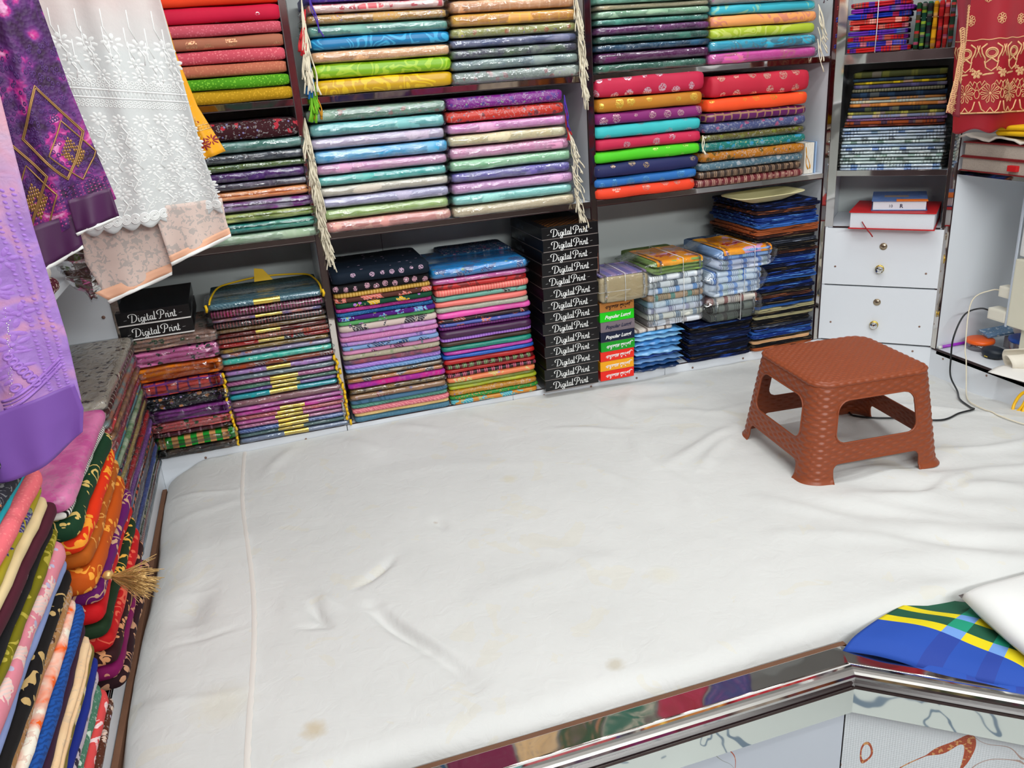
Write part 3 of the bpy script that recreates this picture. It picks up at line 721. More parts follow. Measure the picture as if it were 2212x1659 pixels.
def make_sheet():
    nx,ny=300,230
    xs=np.linspace(-.545,1.86,nx); ys=np.linspace(.0,-1.325,ny)
    X,Y=np.meshgrid(xs,ys)
    Z=sheet_z(X,Y)
    def roll(e,R0,drop):  # distance inside the edge -> droop
        t=np.clip(1-e/R0,0,1.2); return drop*(1-np.sqrt(np.clip(1-np.minimum(t,1)**2,0,1)))+np.clip(t-1,0,1)*.12
    eL=X-(-.515+.006*np.sin(Y*9)-.012*np.clip((Y+.25)/.2,0,1)*0); Z-=roll(eL,.10,.050)
    cor=np.clip((.055-(-Y))/.055,0,1)*np.clip((-.40-X)/.12,0,1); Z-=.05*cor**1.5
    eF=(Y+1.270+.004*np.sin(X*7)+.003*np.sin(X*17)); Z-=roll(eF,.045,.035)
    me_x=np.maximum(X,-.522+.004*np.sin(Y*11)); me_y=np.maximum(Y,-1.2765)
    me_y=np.minimum(me_y,-.0045)
    V=np.stack([me_x,me_y,Z],-1).reshape(-1,3); F=[]
    for j in range(ny-1):
        for i in range(nx-1): a=j*nx+i; F.append((a,a+nx,a+nx+1,a+1))
    return V,F
t=NT('white_cotton_sheet'); v=t.coord()
c=t.mix(t.noise(v,3.5,4,.5),lin('cbcbc9'),lin('dededc'))
c=t.mix(t.math('MULTIPLY',t.math('GREATER_THAN',t.noise(v,11,4,1),.63),.25),c,lin('d8d0b8'))
for (x,y,r_,hx) in ((.304,-1.208,.016,'b8ad94'),(-.206,-1.164,.02,'c0a878'),(.34,-.47,.02,'d0c8b0'),(.12,-.6,.006,'a08868'),(.5,-1.0,.03,'d8d4c4'),(-.35,-1.05,.05,'d4cfc0')):
    vm=t.new('ShaderNodeVectorMath',operation='DISTANCE'); t.link(t.tc.outputs['Object'],vm.inputs[0]); vm.inputs[1].default_value=(x,y,-.034)
    nn=t.math('ADD',vm.outputs['Value'],t.math('MULTIPLY',t.noise(v,70,2),r_*.8))
    mr=t.new('ShaderNodeMapRange'); t.link(nn,mr.inputs[0]); mr.inputs[1].default_value=r_*1.7; mr.inputs[2].default_value=r_*.8; mr.inputs[3].default_value=0; mr.inputs[4].default_value=.55
    c=t.mix(mr.outputs[0],c,lin(hx))
t.link(c,t.b.inputs['Base Color']); t.b.inputs['Roughness'].default_value=.85; t.b.inputs['Specular IOR Level'].default_value=.15
t.bump(t.noise(v,26,4,1.2),.18,.01); SHEET=t.m
V,F=make_sheet(); sh_o=mesh('mattress_sheet',V,F,SHEET)
tag(sh_o,'large wrinkled white cotton sheet covering the floor mattress between the shelves','sheet')
# sewn seam running from the back edge to the front
P=[(-.302+.010*math.sin(y*6)-.0*y, y) for y in np.linspace(-.012,-1.27,80)]
V=[];F=[]
for i,(x,y) in enumerate(P):
    z=float(sheet_z(x+.012,y))+.0016
    for dx,dz in ((-.006,.0012),(.0,.003),(.004+.0012*math.sin(y*170),.0006)): V.append((x+dx,y,z+dz))
for i in range(len(P)-1):
    for j in range(2): F.append((i*3+j,i*3+j+1,(i+1)*3+j+1,(i+1)*3+j))
mesh('frayed_seam',V,F,simple('seam_cotton','dcd6d0',.9),sh_o)
mt=box('mattress',-.495,1.25,-1.262,-.03,-.118,-.062,simple('mattress_ticking','d8d4cc',.9),None,.003); tag(mt,'thin flat white mattress lying under the wrinkled sheet on the platform','mattress')
# ---------------------------------------------------------------- stacks of cloth on the back wall and corner unit
for (nm,z0,kind,place,dep,rows) in ST:
    z0={'.925':.9055,'.582':.5575}.get(('%.3f'%z0)[1:],z0)
    if z0==.9250: z0=.9055
    stack.rz=0; fr=None
    if nm in('gb','gw'):
        stack.rz=DA; tot=sum(float(r.split('|')[0]) for r in ST[-1][5].strip().split('\n'))/1000
        z0=.5625 if nm=='gw' else .5625+tot+.001
        fr=lambda xa,yo,z: on_diag(xa,yo,z)
        place='in the corner cabinet'+(' white pile' if nm=='gw' else ' dark pile')
    stack(nm,z0,kind,place,dep,rows,fr,None,'saree' if kind=='saree' else 'folded cloth')
# ---------------------------------------------------------------- stacks on the left wall
def leftstack(nm,y0,y1,prot,place,rows,kind='print',z0=.0):
    q=random.Random(nm); out=[]
    for r in rows.strip().split('\n'):
        h,c1,pat,c2,desc,fl=r.split('|')
        out.append(f'{h}|{y0*1000+q.uniform(-12,12):.0f}|{y1*1000+q.uniform(-14,14):.0f}|{c1}|{pat}|{c2}|{desc}|{fl}')
    stack.rz=R(90)
    return stack(nm,z0,kind,place,.26,'\n'.join(out),lambda xa,yo,z:Vector((-.53-yo*1.5+prot,xa,z)),None,'folded cloth')
leftstack('la',-.535,-.05,.0,'of wrapped left wall pile',"""24|c8b8a8|fl|503028|beige and brown carton-print|w
22|5c2820|ge|d8c8b8|maroon block-print|w
16|88a0a0|ab|d08060|grey and peach|w
17|c04040|bk|e0b0a0|brick red paisley|w
15|c89060|ab|805840|sandy brown|w
16|d87878|fl|f0d0c0|coral blush|w
16|b83848|fl|d8a8a0|rose red|w
15|38a8b0|fl|e8d030|aqua with yellow flowers|w
15|68a068|ab|d8e0c0|green labelled|w
16|28284c|ge|c84040|navy and red check|w
15|b8a060|dt|e0d090|straw yellow|w
14|302830|bk|c0b8b0|black and grey|w
15|c02028|fl|602028|crimson rose-print|w
14|c0a878|ge|806848|khaki lattice|w
15|8858a0|dt|b080c0|violet|w
14|506890|bk|c88850|steel blue and orange|w
15|f07040|bs|384048|orange and grey banded|w
14|787880|dt|909098|flat grey|w
14|904038|bk|d0b0a0|russet leaf-print|w
14|48609c|dt|6880b8|denim blue|w
13|d8c818|ab|80a050|lemon yellow|w
13|385040|fl|c0b880|deep green daisy-print|w
14|c09080|st|705870|dusky striped|w
14|8c98a4|pl|a0a8b0|plain slate|w""")
leftstack('lb',-.985,-.60,.010,'of batik pile beside wrapped pile',"""30|c05090|ab|d878a8|mauve pink satin|p
16|f0f0e8|st|181818|black and white zebra|
34|103820|bk|d8b868|dark green cream-vine batik|
30|e03008|bk|f8a030|red and orange vine batik|
30|b05810|bk|e0a050|caramel paisley|
40|c05008|bk|f0a038|burnt orange spotted batik|
30|601060|bk|c8a080|purple cream-motif batik|
30|c81018|bk|f0a888|scarlet peach-leaf batik|
24|183018|bk|e8b048|bottle green marigold batik|
30|c01418|bk|e06048|blood red tonal batik|
28|301014|bk|d89868|oxblood spotted batik|
26|780c50|bk|c88870|magenta wine batik|
28|280c14|bk|c09070|darkest maroon batik|""")
leftstack('lc',-1.46,-1.02,-.004,'of near cotton pile',"""22|283828|fl|c0c0b0|charcoal and white leafy|
20|501830|fl|e8d8d8|plum white-flower|
20|282830|fl|c07848|black russet-print|
18|20b0c0|pl|38c0c8|bright turquoise|
26|f07078|dt|f88888|salmon coral|
20|b0a020|bg|403878|multicolour banded|
18|e0c898|pl|ecd4a8|plain cream|
22|4c1828|df|c0a8b0|maroon white-dot|
22|0c0c10|pl|101014|plain black|
18|787008|bk|b8a840|olive sprigged|
36|e08898|bg|f0c8c0|pale pink embroidered|
18|8898c8|pl|98a8d0|periwinkle|
24|100c0c|bk|c0a068|black gold-paisley|
20|b08050|fl|503020|brown scroll-print|
18|f06010|ab|f0e8d8|orange and white|
28|1850a0|ze|103878|cobalt wave-print|
22|381830|pl|401c38|plain aubergine|
26|ecc498|fd|f0cca0|plain peach|
26|807030|bg|e0c890|olive gold flower-print|
16|182880|pl|2038a0|plain royal navy|
22|c8b8c0|fl|302838|grey and black floral|
22|487860|fl|c8d8c8|sea green floral|
26|d84848|bg|f8d0d0|red and pink blossom|
18|502818|fl|d0b8a8|mahogany sprig-print|""")
WORDS=[('b03060','rose'),('284870','indigo'),('e0b070','sand'),('702050','plum'),('c8c0b8','ash'),('208070','jade'),('d06030','rust'),('501828','wine'),('8890c0','periwinkle'),('e8d8c0','ivory'),('a01828','crimson'),('306838','forest'),('e090b0','pink'),('383038','charcoal')]
for t_,(z_,tn) in enumerate(((Z1T+.0605,'middle'),(Z2T+.0605,'upper'))):  # upper shelf stock hidden by the garments, added so the mirrored strips reflect cloth
    for c_ in range(3):
        rows_='\n'.join('28|%s|%s|%s|%s|'%(WORDS[(i*3+c_*5+t_*7)%14][0],('fl','ab','pa','dt')[(i+c_)%4],WORDS[(i*5+c_+2)%14][0],WORDS[(i*3+c_*5+t_*7)%14][1]) for i in range(8))
        leftstack('lx%d%d'%(t_,c_),-.99-.41*c_,-.62-.41*c_,-.006,'of %s pile, %s left wall shelf'%(('far','centre','near')[c_],tn),rows_,'saree',z_)
# gold tassel on the burnt orange batik
def strands(name,base,n,length,mat,parent,spread=.02,r=.0007,dirv=(0,-.02,-1),knot=True,seed=1,wav=.006,seg=7,ns=4):
    q=random.Random(seed); V=[];F=[]; b=Vector(base); d=Vector(dirv).normalized()
    for i in range(n):
        p=b.copy(); off=Vector((q.uniform(-1,1),q.uniform(-.5,.5),q.uniform(-1,1)))*spread; dd=(d+off*(1.0/max(length,.02))*.45).normalized(); L=length*q.uniform(.65,1.1); P=[]
        a,c=q.uniform(0,6.3),q.uniform(0,6.3)
        for k in range(seg+1):
            t=k/seg; P.append(p+dd*L*t+Vector((wav*math.sin(a+t*5)*t,wav*.5*math.sin(c+t*4)*t,0)))
        rr=[r*(1+.0*k) for k in range(seg+1)]
        if knot: rr[-2]=r*1.8; rr[-1]=r*2.0
        tubeVF(P,rr,ns,V,F)
    return mesh(name,V,F,mat,parent)
o=THINGS['lb'][5]
strands('tassel',(.03,-.028,.010),170,.075,M['goldth'],o,.075,.0006,(-.35,-1,-.25),False,5,.006,5,3)
lathe_=lathe('tassel_knot',[(0,-.004),(.007,-.002),(.009,.004),(.005,.009),(0,.01)],M['goldth'],o,12); lathe_.location=(.03,-.026,.010)
# ---------------------------------------------------------------- lettering
GL={'D':(.93,[[(-.10,.60),(-.17,.80),(-.02,.98),(.35,1.02),(.68,.86),(.76,.5),(.56,.13),(.2,.0),(.0,.03)],[(.30,.90),(.22,.5),(.12,.03)]]),
'i':(.25,[[(.02,.5),(.0,.1),(.07,0),(.18,.1)],[(.05,.68),(.07,.74)]]),
'g':(.47,[[(.33,.44),(.16,.5),(.02,.3),(.08,.05),(.24,.08),(.35,.46)],[(.36,.48),(.32,-.05),(.2,-.32),(.02,-.30),(.0,-.18),(.2,-.04),(.42,.08)]]),
't':(.29,[[(.1,.85),(.04,.1),(.12,0),(.24,.1)],[(-.06,.52),(.25,.55)]]),
'a':(.5,[[(.34,.44),(.16,.5),(.02,.28),(.06,.03),(.2,.04),(.34,.42)],[(.36,.5),(.32,.08),(.39,0),(.48,.1)]]),
'l':(.28,[[(.12,1.02),(.04,.1),(.11,0),(.22,.1)]]),
'P':(.70,[[(-.06,.50),(-.18,.74),(-.04,.98),(.34,1.05),(.62,.86),(.58,.56),(.36,.42),(.2,.46)],[(.30,.92),(.2,.35),(.06,.0),(-.1,.04)]]),
'r':(.33,[[(.02,.5),(.07,.46),(.04,0)],[(.05,.28),(.14,.45),(.26,.5),(.29,.40)]]),
'n':(.47,[[(.02,.5),(.04,0)],[(.05,.28),(.16,.48),(.28,.46),(.28,.1),(.34,0),(.44,.1)]]),
'-':(.4,[[(-.05,.33),(.3,.36)]]),' ':(.30,[])}
def script_mesh(text,unit,th=.055):
    V=[];F=[];x=0
    for ch in text:
        adv,strs=GL[ch]
        for st_ in strs:
            P=smoothpts([(x+a,0,b) for a,b in st_],5 if len(st_)>2 else 1); m=len(P); b0=len(V)
            w0=.5 if ch=='-' else 1
            for i,p in enumerate(P):
                d=(P[min(i+1,m-1)]-P[max(i-1,0)]); d.y=0; d=d.normalized() if d.length>0 else Vector((1,0,0)); nn=Vector((-d.z,0,d.x))
                w=th*w0*(.55+.75*abs(d.z))*(.7 if i in(0,m-1) else 1); V+= [(p+nn*w)*unit,(p-nn*w)*unit]
            for i in range(m-1): F.append((b0+2*i,b0+2*i+1,b0+2*i+3,b0+2*i+2))
        x+=adv
    W_=x*unit
    V=[(v[0]-W_/2,-.0,v[2]) for v in V]
    me=bpy.data.meshes.new('lettering'); me.from_pydata(V,[],F); me.materials.append(M['white']); return me
FT={}
def ftext(body,size,mat,parent,loc,rot=(R(90),0,0),shear=0,bold=0):
    k=(body,size,mat.name,shear)
    if k not in FT:
        c=bpy.data.curves.new('t','FONT'); c.body=body; c.size=size; c.shear=shear; c.offset=bold; c.align_x='CENTER'; c.align_y='CENTER'; c.resolution_u=3; c.extrude=.00005
        t_=bpy.data.objects.new('t',c); COL.objects.link(t_); dg=bpy.context.evaluated_depsgraph_get(); me=bpy.data.meshes.new_from_object(t_.evaluated_get(dg)); me.materials.clear(); me.materials.append(mat)
        bpy.data.objects.remove(t_); FT[k]=me
    o=bpy.data.objects.new('lettering',FT[k]); COL.objects.link(o); o.location=loc; o.rotation_euler=rot; o.parent=parent; return o
DP=script_mesh('- Digital Print -',.0212,.043); DPs=script_mesh('Digital Print',.0150,.06)
DPs.materials.clear(); DPs.materials.append(simple('grey_print','6c7478',.6))
def carton(name,w,d,h,loc,rz,label,cat,group,lidmat,inner,gap=.0022):
    o=box(name,.001,w-.001,.001,d-.001,0,h*.6,inner,None,.0006); o.location=loc; o.rotation_euler=(0,0,rz); tag(o,label,cat,group)
    box('lid',0,w,0,d,gap,h,lidmat,o,.0009); return o
greyb=simple('grey_board','9a8f8a',.8)
bx=[]
for i in range(14):
    k=13-i; q=random.Random(50+i); h=.0358; z=i*(h+.0002)+.0006
    lx=.597+.0012*i+q.uniform(-.0035,.0035); ly=-.038+q.uniform(-.003,.003)
    lab=f'black carton lettered Digital Print, {ordinal(k,14)} of the tall carton column'
    if k==0: lab='black carton with orange lattice lid, topmost of the tall Digital Print column'
    o=carton('garment_box',.176,.285,h,(lx,ly,z),R(q.uniform(-1.2,1.2)),lab,'box','tall column of black cartons',M['black'],greyb)
    t_=bpy.data.objects.new('lettering',DP); COL.objects.link(t_); t_.parent=o; t_.location=(.088+q.uniform(-.004,.006),-.0006,.0088); t_.rotation_euler=(0,R(-1.5),0)
    t_=bpy.data.objects.new('side_lettering',DPs); COL.objects.link(t_); t_.parent=o; t_.location=(-.0006,.20,.010); t_.rotation_euler=(0,0,R(-90))
    bx.append(o)
V=[];F=[]
for k in range(9):
    for s in (1,-1):
        for j in range(6):
            x=.02+k*.02; y0=.006+j*.022; a=Vector((x,y0,.0361)); b=Vector((x+s*.02,y0+.022,.0361)); n_=Vector((-(b-a).y,(b-a).x,0)).normalized()*.0005; bb0=len(V)
            if b.x>.172 or b.x<.004: continue
            V+=[a-n_,a+n_,b+n_,b-n_]; F.append((bb0,bb0+1,bb0+2,bb0+3))
mesh('lattice_print',V,F,simple('orange_foil','c87828',.4,metal=.4),bx[-1],False)
# two black cartons on top of the bottom-left stack
ztop=.001+sum(float(r.split('|')[0]) for r in [s for s in ST if s[0]=='s11'][0][5].strip().split('\n'))/1000+.001
for i,(dx,rz) in enumerate(((-.547,2.5),(-.548,4.5))):
    o=carton('garment_box',.178,.27,.037,(dx+.006,-.036-.004*i,ztop+.002+i*.0395),R(rz)*0+R(1.5),('lower' if i==0 else 'upper')+' of two black Digital Print cartons on the rose-print pile','box','cartons on the rose-print pile',M['black'],simple('white_board','e8e4e0',.7),.004)
    t_=bpy.data.objects.new('lettering',DP); COL.objects.link(t_); t_.parent=o; t_.location=(.089,-.0006,.010); t_.rotation_euler=(0,R(-1),0)
    t_=bpy.data.objects.new('side_lettering',DPs); COL.objects.link(t_); t_.parent=o; t_.location=(.1786,.12,.010); t_.rotation_euler=(0,0,R(90))
# dark stack behind, between the fourth stack and the cartons
q=random.Random(77); z=.001
DK=['203c50 blue','782838 red','402030 plum','a04048 coral','181c28 ink','506050 moss','602860 violet','803030 brick','282848 indigo','90504c rose','203828 pine','604020 umber','301830 aubergine','306868 teal','5c2020 garnet','242424 charcoal','703858 mulberry','183858 marine']
for i,dk in enumerate(DK):
    h=.0235; cx,nm_=dk.split()
    o=cloth_bar('folded_dress_piece',.215,h-.001,.14,cloth_mat(cx,'fl' if i%2 else 'pl',DK[(i*5+3)%18][:6]),None,.010,1,'bk%d'%i); o.location=(.345+q.uniform(-.004,.004),.135+q.uniform(0,.012),z+.24*0); o.location.x=.365+q.uniform(-.004,.004); o.location.y=.25*0+.17; z+=h
    tag(o,f'{nm_} folded cloth deep on the shelf behind the bright dress pieces, {ordinal(17-i,18)}','folded cloth','cloths deep behind the fourth stack')
# ---------------------------------------------------------------- lungi cartons
beng='পপুলার লুঙ্গি'
BC=[('f0200c','red','b',1),('f8a808','amber','b',1),('f02814','red','b',1),('10a020','green','b',1),('101a38','navy','e',1),('7c7078','grey','e',0),('20d018','light green','e',1),('b87838','tan','b',0)]
for i,(cx,nm_,lg,wh) in enumerate(BC):
    q=random.Random(90+i); h=.0314; n_=i+1
    o=carton('lungi_box',.114,.2,h,(.783+.0008*i+q.uniform(-.002,.002),-.034+q.uniform(-.002,.002),.0006+i*(h+.0003)),0,f'{nm_} lungi carton, {ordinal(7-i,8)} of the coloured carton column','box','column of coloured lungi cartons',simple('carton_'+nm_.replace(' ','_'),cx,.35),greyb,.001)
    mt_=M['white'] if wh else (M['edge'] if lg=='b' else simple('ink_navy','1c2040',.5))
    if lg=='e': ftext('Popular Lungi',.0155,mt_,o,(.058,-.0006,.016),(R(90),R(-1.5),0),.35,.0004)
    else: ftext(beng,.0145,mt_,o,(.058,-.0006,.015),(R(90),R(-1.5),0),.3,.0004)
def loopstring(name,parent,x,y0,y1,z0,z1,r=.0011,axis='x'):
    P=[(x,y0,z0),(x+.001,y0,(z0+z1)/2),(x,y0,z1),(x,(y0+y1)/2,z1+.001),(x,y1,z1),(x,y1,z0),(x,(y0+y1)/2,z0-.0)]
    if axis=='z': P=[(y0,-.0015,x),((y0+y1)/2,-.004,x),(y1,-.0015,x),(y1,z1,x),((y0+y1)/2,z1,x),(y0,z1,x)]
    return tube(name,P,r,M['string'],parent,6,0,True)
# beige wrapped parcel on the carton column
pz=.0006+8*.0317+.001
pc=empty('wrapped_parcel',(.785,-.045,pz),'beige parcel tied with white tape under clear film on the tan carton','parcel',rz=R(-1))
b_=cloth_bar('paper_wrapping',.158,.078,.16,simple('kraft_beige','c0ae88',.6,var=.08,vs=30),pc,.004,1,'pc',wob=.5)
box('lilac_top',.003,.155,.006,.15,.0785,.084,cloth_mat('8078b0','bs','a890b8'),pc,.003)
loopstring('white_tape',pc,.080,-.0058,.155,.0,.086); loopstring('white_tape',pc,.034,-.002,.160,0,.165,axis='z')
sl=sleeve(.158,.086,.26,pc,'pcs',.006,M['filmh'],.006)
# lungi bundles
def bundle(name,loc,L,h,D,mats,label,rz=0,header=None,strings=(.5,),ext=.02,cat='bundle',group=None,nl=2,film=True,r=.016):
    e=empty(name,loc,label,cat,group,rz); n=len(mats)
    for i,m_ in enumerate(mats):
        c=cloth_bar('folded_cloth',L,h/n-.0006,D,m_,e,r,nl,name+str(i)+label,ns=14); c.location=(0,0,i*h/n)
    if header:
        V=[];F=[]; nn=10; hd=header.get('drop',.4)
        prof=[(-r-.0012,h*(1-hd)),(-r-.0014,h*.80),(-r*.9,h*.93),(-r*.4,h+.0006),(.01,h+.001),(D*.8,h+.001)]
        for i in range(nn+1):
            for (y,z) in prof: V.append((L*(.03+.94*i/nn),y,z+.0012*math.sin(i*1.3)))
        m_=len(prof)
        for i in range(nn):
            for j in range(m_-1): F.append((i*m_+j,(i+1)*m_+j,(i+1)*m_+j+1,i*m_+j+1))
        hc=mesh('header_card',V,F,HEAD,e)
        ftext('লুঙ্গি',.030,M['redcover'],e,(L*.42,D*.25,h+.0024),(0,0,0),.15,.0012)
        ftext('লুঙ্গি',.014,M['white'],e,(L*.80,.02,h+.0026),(0,0,0),.1,.0006)
    for s in strings: loopstring('white_string',e,L*s,-r-.0032,D*.9,-.0,h+.003)
    if film: sleeve(L,h+.003,D*1.3,e,label,r+.002,M['filmh'],ext,.003)
    return e
t=NT('printed_header_card'); v=t.coord(); c=t.mix(t.noise(v,18,2,1),lin('f07818'),lin('f8c020')); c=t.mix(t.math('GREATER_THAN',t.noise(t.coord((4,4,4)),26,1,.5),.62),c,lin('e0a8c8')); t.link(c,t.b.inputs['Base Color']); t.b.inputs['Roughness'].default_value=.4; HEAD=t.m
# pile of blue film packs
z=.0006; BL=[('10305c','ink blue crinkled'),('2c5c98','dark blue crinkled'),('6c98cc','pale blue crinkled'),('2850a0','speckled blue'),('78b0e0','light sky'),('5aa0dc','clear sky'),('4a8ccc','mid sky'),('88c0ec','palest sky'),('60a8e4','bright sky')]
for i,(cx,nm_) in enumerate(BL):
    q=random.Random(i+400); h=.0148
    V=[];F=[]; nx,ny=16,8; L=.165+q.uniform(-.008,.012)
    for s in (0,1):
        for a in range(nx+1):
            for b in range(ny+1):
                e_=min(a,nx-a)/nx; w=math.sin(a*.9+i*2)*.0013+math.sin(b*1.3+i)*.001
                tk=h*(.5 if e_>.1 else .12)*(1 if b>0 else .35)
                V.append((L*a/nx,-.022+.21*b/ny+(.004*math.sin(a*1.7+i) if b==0 else 0),h*.5+w*(0.2+.8*(b<3))+(tk if s else -tk)*.86))
    w_=(nx+1)*(ny+1)
    for s in (0,1):
        for a in range(nx):
            for b in range(ny):
                k=s*w_+a*(ny+1)+b; f=(k,k+ny+1,k+ny+2,k+1); F.append(f if s else f[::-1])
    rim=[a*(ny+1) for a in range(nx+1)]+[nx*(ny+1)+b for b in range(1,ny+1)]+[a*(ny+1)+ny for a in range(nx-1,-1,-1)]+[b for b in range(ny-1,0,-1)]
    for k in range(len(rim)): a,b=rim[k],rim[(k+1)%len(rim)]; F.append((a,b,b+w_,a+w_))
    o=mesh('film_packed_cloth',V,F,simple('blue_film_%d'%i,cx,.28,var=.35,vs=40,coat=.4,bump=.5,bs=60)); o.location=(.903+q.uniform(-.006,.006),-.012+q.uniform(-.006,.006),z); o.rotation_euler=(0,0,R(q.uniform(-3,3))); z+=h
    tag(o,f'{nm_} film-packed cloth under the white check bundle, {ordinal(8-i,9)}','folded cloth','blue film packs')
o=cloth_bar('folded_lungi',.13,.012,.18,cloth_mat('e0d8d0','ck','5c4438',False,2.4),None,.006,1,'bc'); o.location=(.908,-.02,z); tag(o,'brown and white check lungi between the blue packs and the white bundle','lungi'); z+=.0125
wc=[cloth_mat(a,'ck',b,False,1.3) for a,b in (('e8ecf4','a09898'),('ecece0','88a0b8'),('e4e8f4','a0a0c0'),('dceaf2','90b8d8'),('c8a888','48a098'),('e0e8f4','60a0e0'),('e8ecec','586878'),('ecf0f8','707c90'))]
bundle('lungi_bundle',(.953,-.020,z+.0006),.192,.311-z,.22,wc,'tall bundle of white check lungis tied with string above the blue packs',strings=(.62,),ext=.012,nl=1,r=.010)
bundle('lungi_bundle',(.975,-.020,.3125),.170,.042,.22,[cloth_mat('88a858','pl','98b868'),cloth_mat('90b060','pl','a0c070')],'green lungi bundle with orange header card on the white check bundle',strings=(.55,),header={'drop':.35},ext=.045,r=.014,rz=R(2))
# dark navy stack and tall stack
def thin_stack(nm,x0,x1,z0,hs,dep,cols,place,group,yo=-.015,lob=2):
    z=z0; n=len(cols)
    for i,(cx,pat,c2,desc) in enumerate(cols):
        q=random.Random(nm+str(i)); h=hs*q.uniform(.85,1.15) if i<n-1 else hs
        o=cloth_bar('folded_lungi',x1-x0+q.uniform(-.008,.008),h-.0005,dep+q.uniform(-.015,.015),cloth_mat(cx,pat,c2,False,1.6),None,min(h*.45,.006),lob,nm+str(i),ns=12)
        o.location=(x0+q.uniform(-.004,.004),yo+q.uniform(-.004,.004),z); z+=h
        k=n-1-i; od=ordinal(k,n)
        tag(o,f'{desc} folded lungi, {od} of {place}','lungi',group)
    return z
nav=[('081030','ed','1c3c90','navy'),('0a0c1c','ed','243050','ink black'),('0c1840','ed','3058a0','deep blue'),('080a14','ed','504030','blue-black')]
zt=thin_stack('dn',1.106,1.330,.0006,.0091,.24,[nav[(i*3+i//4)%4] for i in range(14)],'the low dark pile','low dark lungi pile')
NV=('081030','ed','2850b0','navy'); BK=('0a0a10','ed','605038','black'); BU=('10307c','ed','60a0e8','blue'); LB=('3468b8','ed','101830','light blue'); OR=('a85830','ed','301410','orange'); CRM=('a8a078','ed','202838','cream-edged'); GR=('303440','ed','8890a0','grey'); PE=('e0b080','pl','f0c890','peach'); BR=('381c18','ed','a05830','brown')
tall=[OR,BK,PE,BK,BU,LB,NV,GR,BK,BK,CRM,BK,CRM,LB,BK,NV,BR,BK,NV,BU,BK,LB,BU,NV,BK,NV,BU,BU,NV,BR,BK,BK,GR,BK,BR,OR,OR,LB,BU,BU,NV,BR,NV,NV]
# at most twenty-five ordinals from either end are needed
zt2=thin_stack('tl',1.336,1.562,.0006,.0109,.27,tall,'the tall dark pile','tall dark lungi pile',-.018)
# bundles standing on the low dark pile
zb=max(zt,.1295)+.0008
bundle('lungi_bundle',(1.165,-.022,zb),.172,.213-zb,.23,[cloth_mat('586058','ck','181818',False,1.4),cloth_mat('788078','ck','101014',False,1.4),cloth_mat('d8d0c4','ck','883838',False,1.4)],'maroon and grey check lungi bundle on the low dark pile',strings=(.62,),ext=.045,nl=1)
bundle('lungi_bundle',(1.166,-.024,.2140),.183,.082,.23,[cloth_mat('dce8f8','ck','70a0e0',False,1.5),cloth_mat('e0ecfc','ck','5890e0',False,1.5)],'blue and white check lungi bundle in the middle of three',strings=(.63,),ext=.045,nl=2)
bundle('lungi_bundle',(1.198,-.030,.2970),.182,.067,.23,[cloth_mat('d8e0f4','ck','5088d8',False,1.5),cloth_mat('98bcec','ck','4070c8',False,1.5)],'blue lungi bundle with large orange header card, topmost of three',strings=(.62,),header={'drop':.25},ext=.045,nl=2,r=.018)
# cream tray on the tall stack
V=[];F=[]
for (w,d,z) in ((.052,.036,0),(.060,.042,.0008),(.118,.070,.020),(.124,.076,.0215),(.124,.076,.0235),(.116,.069,.0225),(.060,.042,.0035),(.0,.0,.0035)):
    for k in range(24):
        a=2*math.pi*k/24; ca,sa=math.cos(a),math.sin(a); V.append((w*math.copysign(abs(ca)**.45,ca)+.124,d*math.copysign(abs(sa)**.45,sa)+.076,z))
for i in range(7):
    for k in range(24): l=(k+1)%24; F.append((i*24+k,i*24+l,(i+1)*24+l,(i+1)*24+k))
F.append(tuple(range(24))[::-1])
o=mesh('plastic_tray',V,F,simple('cream_plastic','e0d8a8',.35)); o.location=(1.262,-.045,zt2+.003); o.rotation_euler=(0,R(-1),0); tag(o,'empty cream plastic tray with flared rim on the tall dark pile','tray')
# cards and paper beside the block-print sarees
o=box('card_stack',0,.034,0,.055,0,.095,M['paper'],None,.001,(1.526,.02,.5578)); tag(o,'upright stack of cream price cards beside the maroon block-print saree','cards')
for k in range(5): box('card',.0022+.006*k,.0072+.006*k,-.0015,.02,.001,.094+.001*(k%2),M['paper'],o,.0004)
o=box('blue_booklet',0,.004,0,.07,0,.097,simple('pale_blue_cover','9cb8dc',.4),None,.0006,(1.5655,.02,.5578)); tag(o,'thin pale blue booklet standing right of the cream price cards','booklet')
# gingham bundle, standing plaids
def on(o,s,d,z,rz=0): o.location=on_diag(s,d,z); o.rotation_euler=(0,0,DA+rz); return o
GG=[('c01818','ck','1828a0','plain red and blue'),('3838b0','ck','e08080','blue with pink ends'),('c82020','ck','502090','scarlet'),('5828a0','ck','2838c0','violet blue'),('c81c1c','ck','e08878','red pink-edged'),('d04038','ck','f0b0a0','red and blush'),('1838b0','ck','c02028','blue and red gingham'),('8828a0','ck','2020a0','purple blue'),('c02028','ck','1830a0','upper red gingham')]
z=.9065
for i,(a,p_,b,ds) in enumerate(GG):
    q=random.Random(i+600); h=.0155
    o=cloth_bar('folded_lungi',.166+q.uniform(-.008,.008),h-.0006,.2,cloth_mat(a,'ck',b,False,1.1),None,.007,2,'gg%d'%i,wob=2.2); on(o,.034+q.uniform(-.004,.004),-.006,z,R(q.uniform(-1.5,1.5))); z+=h
    tag(o,f'{ds} folded gingham cloth, {ordinal(8-i,9)} of the tied red and blue bundle','lungi','tied red and blue gingham bundle')
e=empty('white_string',on_diag(.10,0,.9065),'white string tied around the red and blue gingham bundle','string',rz=DA); loopstring('string_loop',e,.012,-.017,.205,0,z-.9065+.002,.0012)
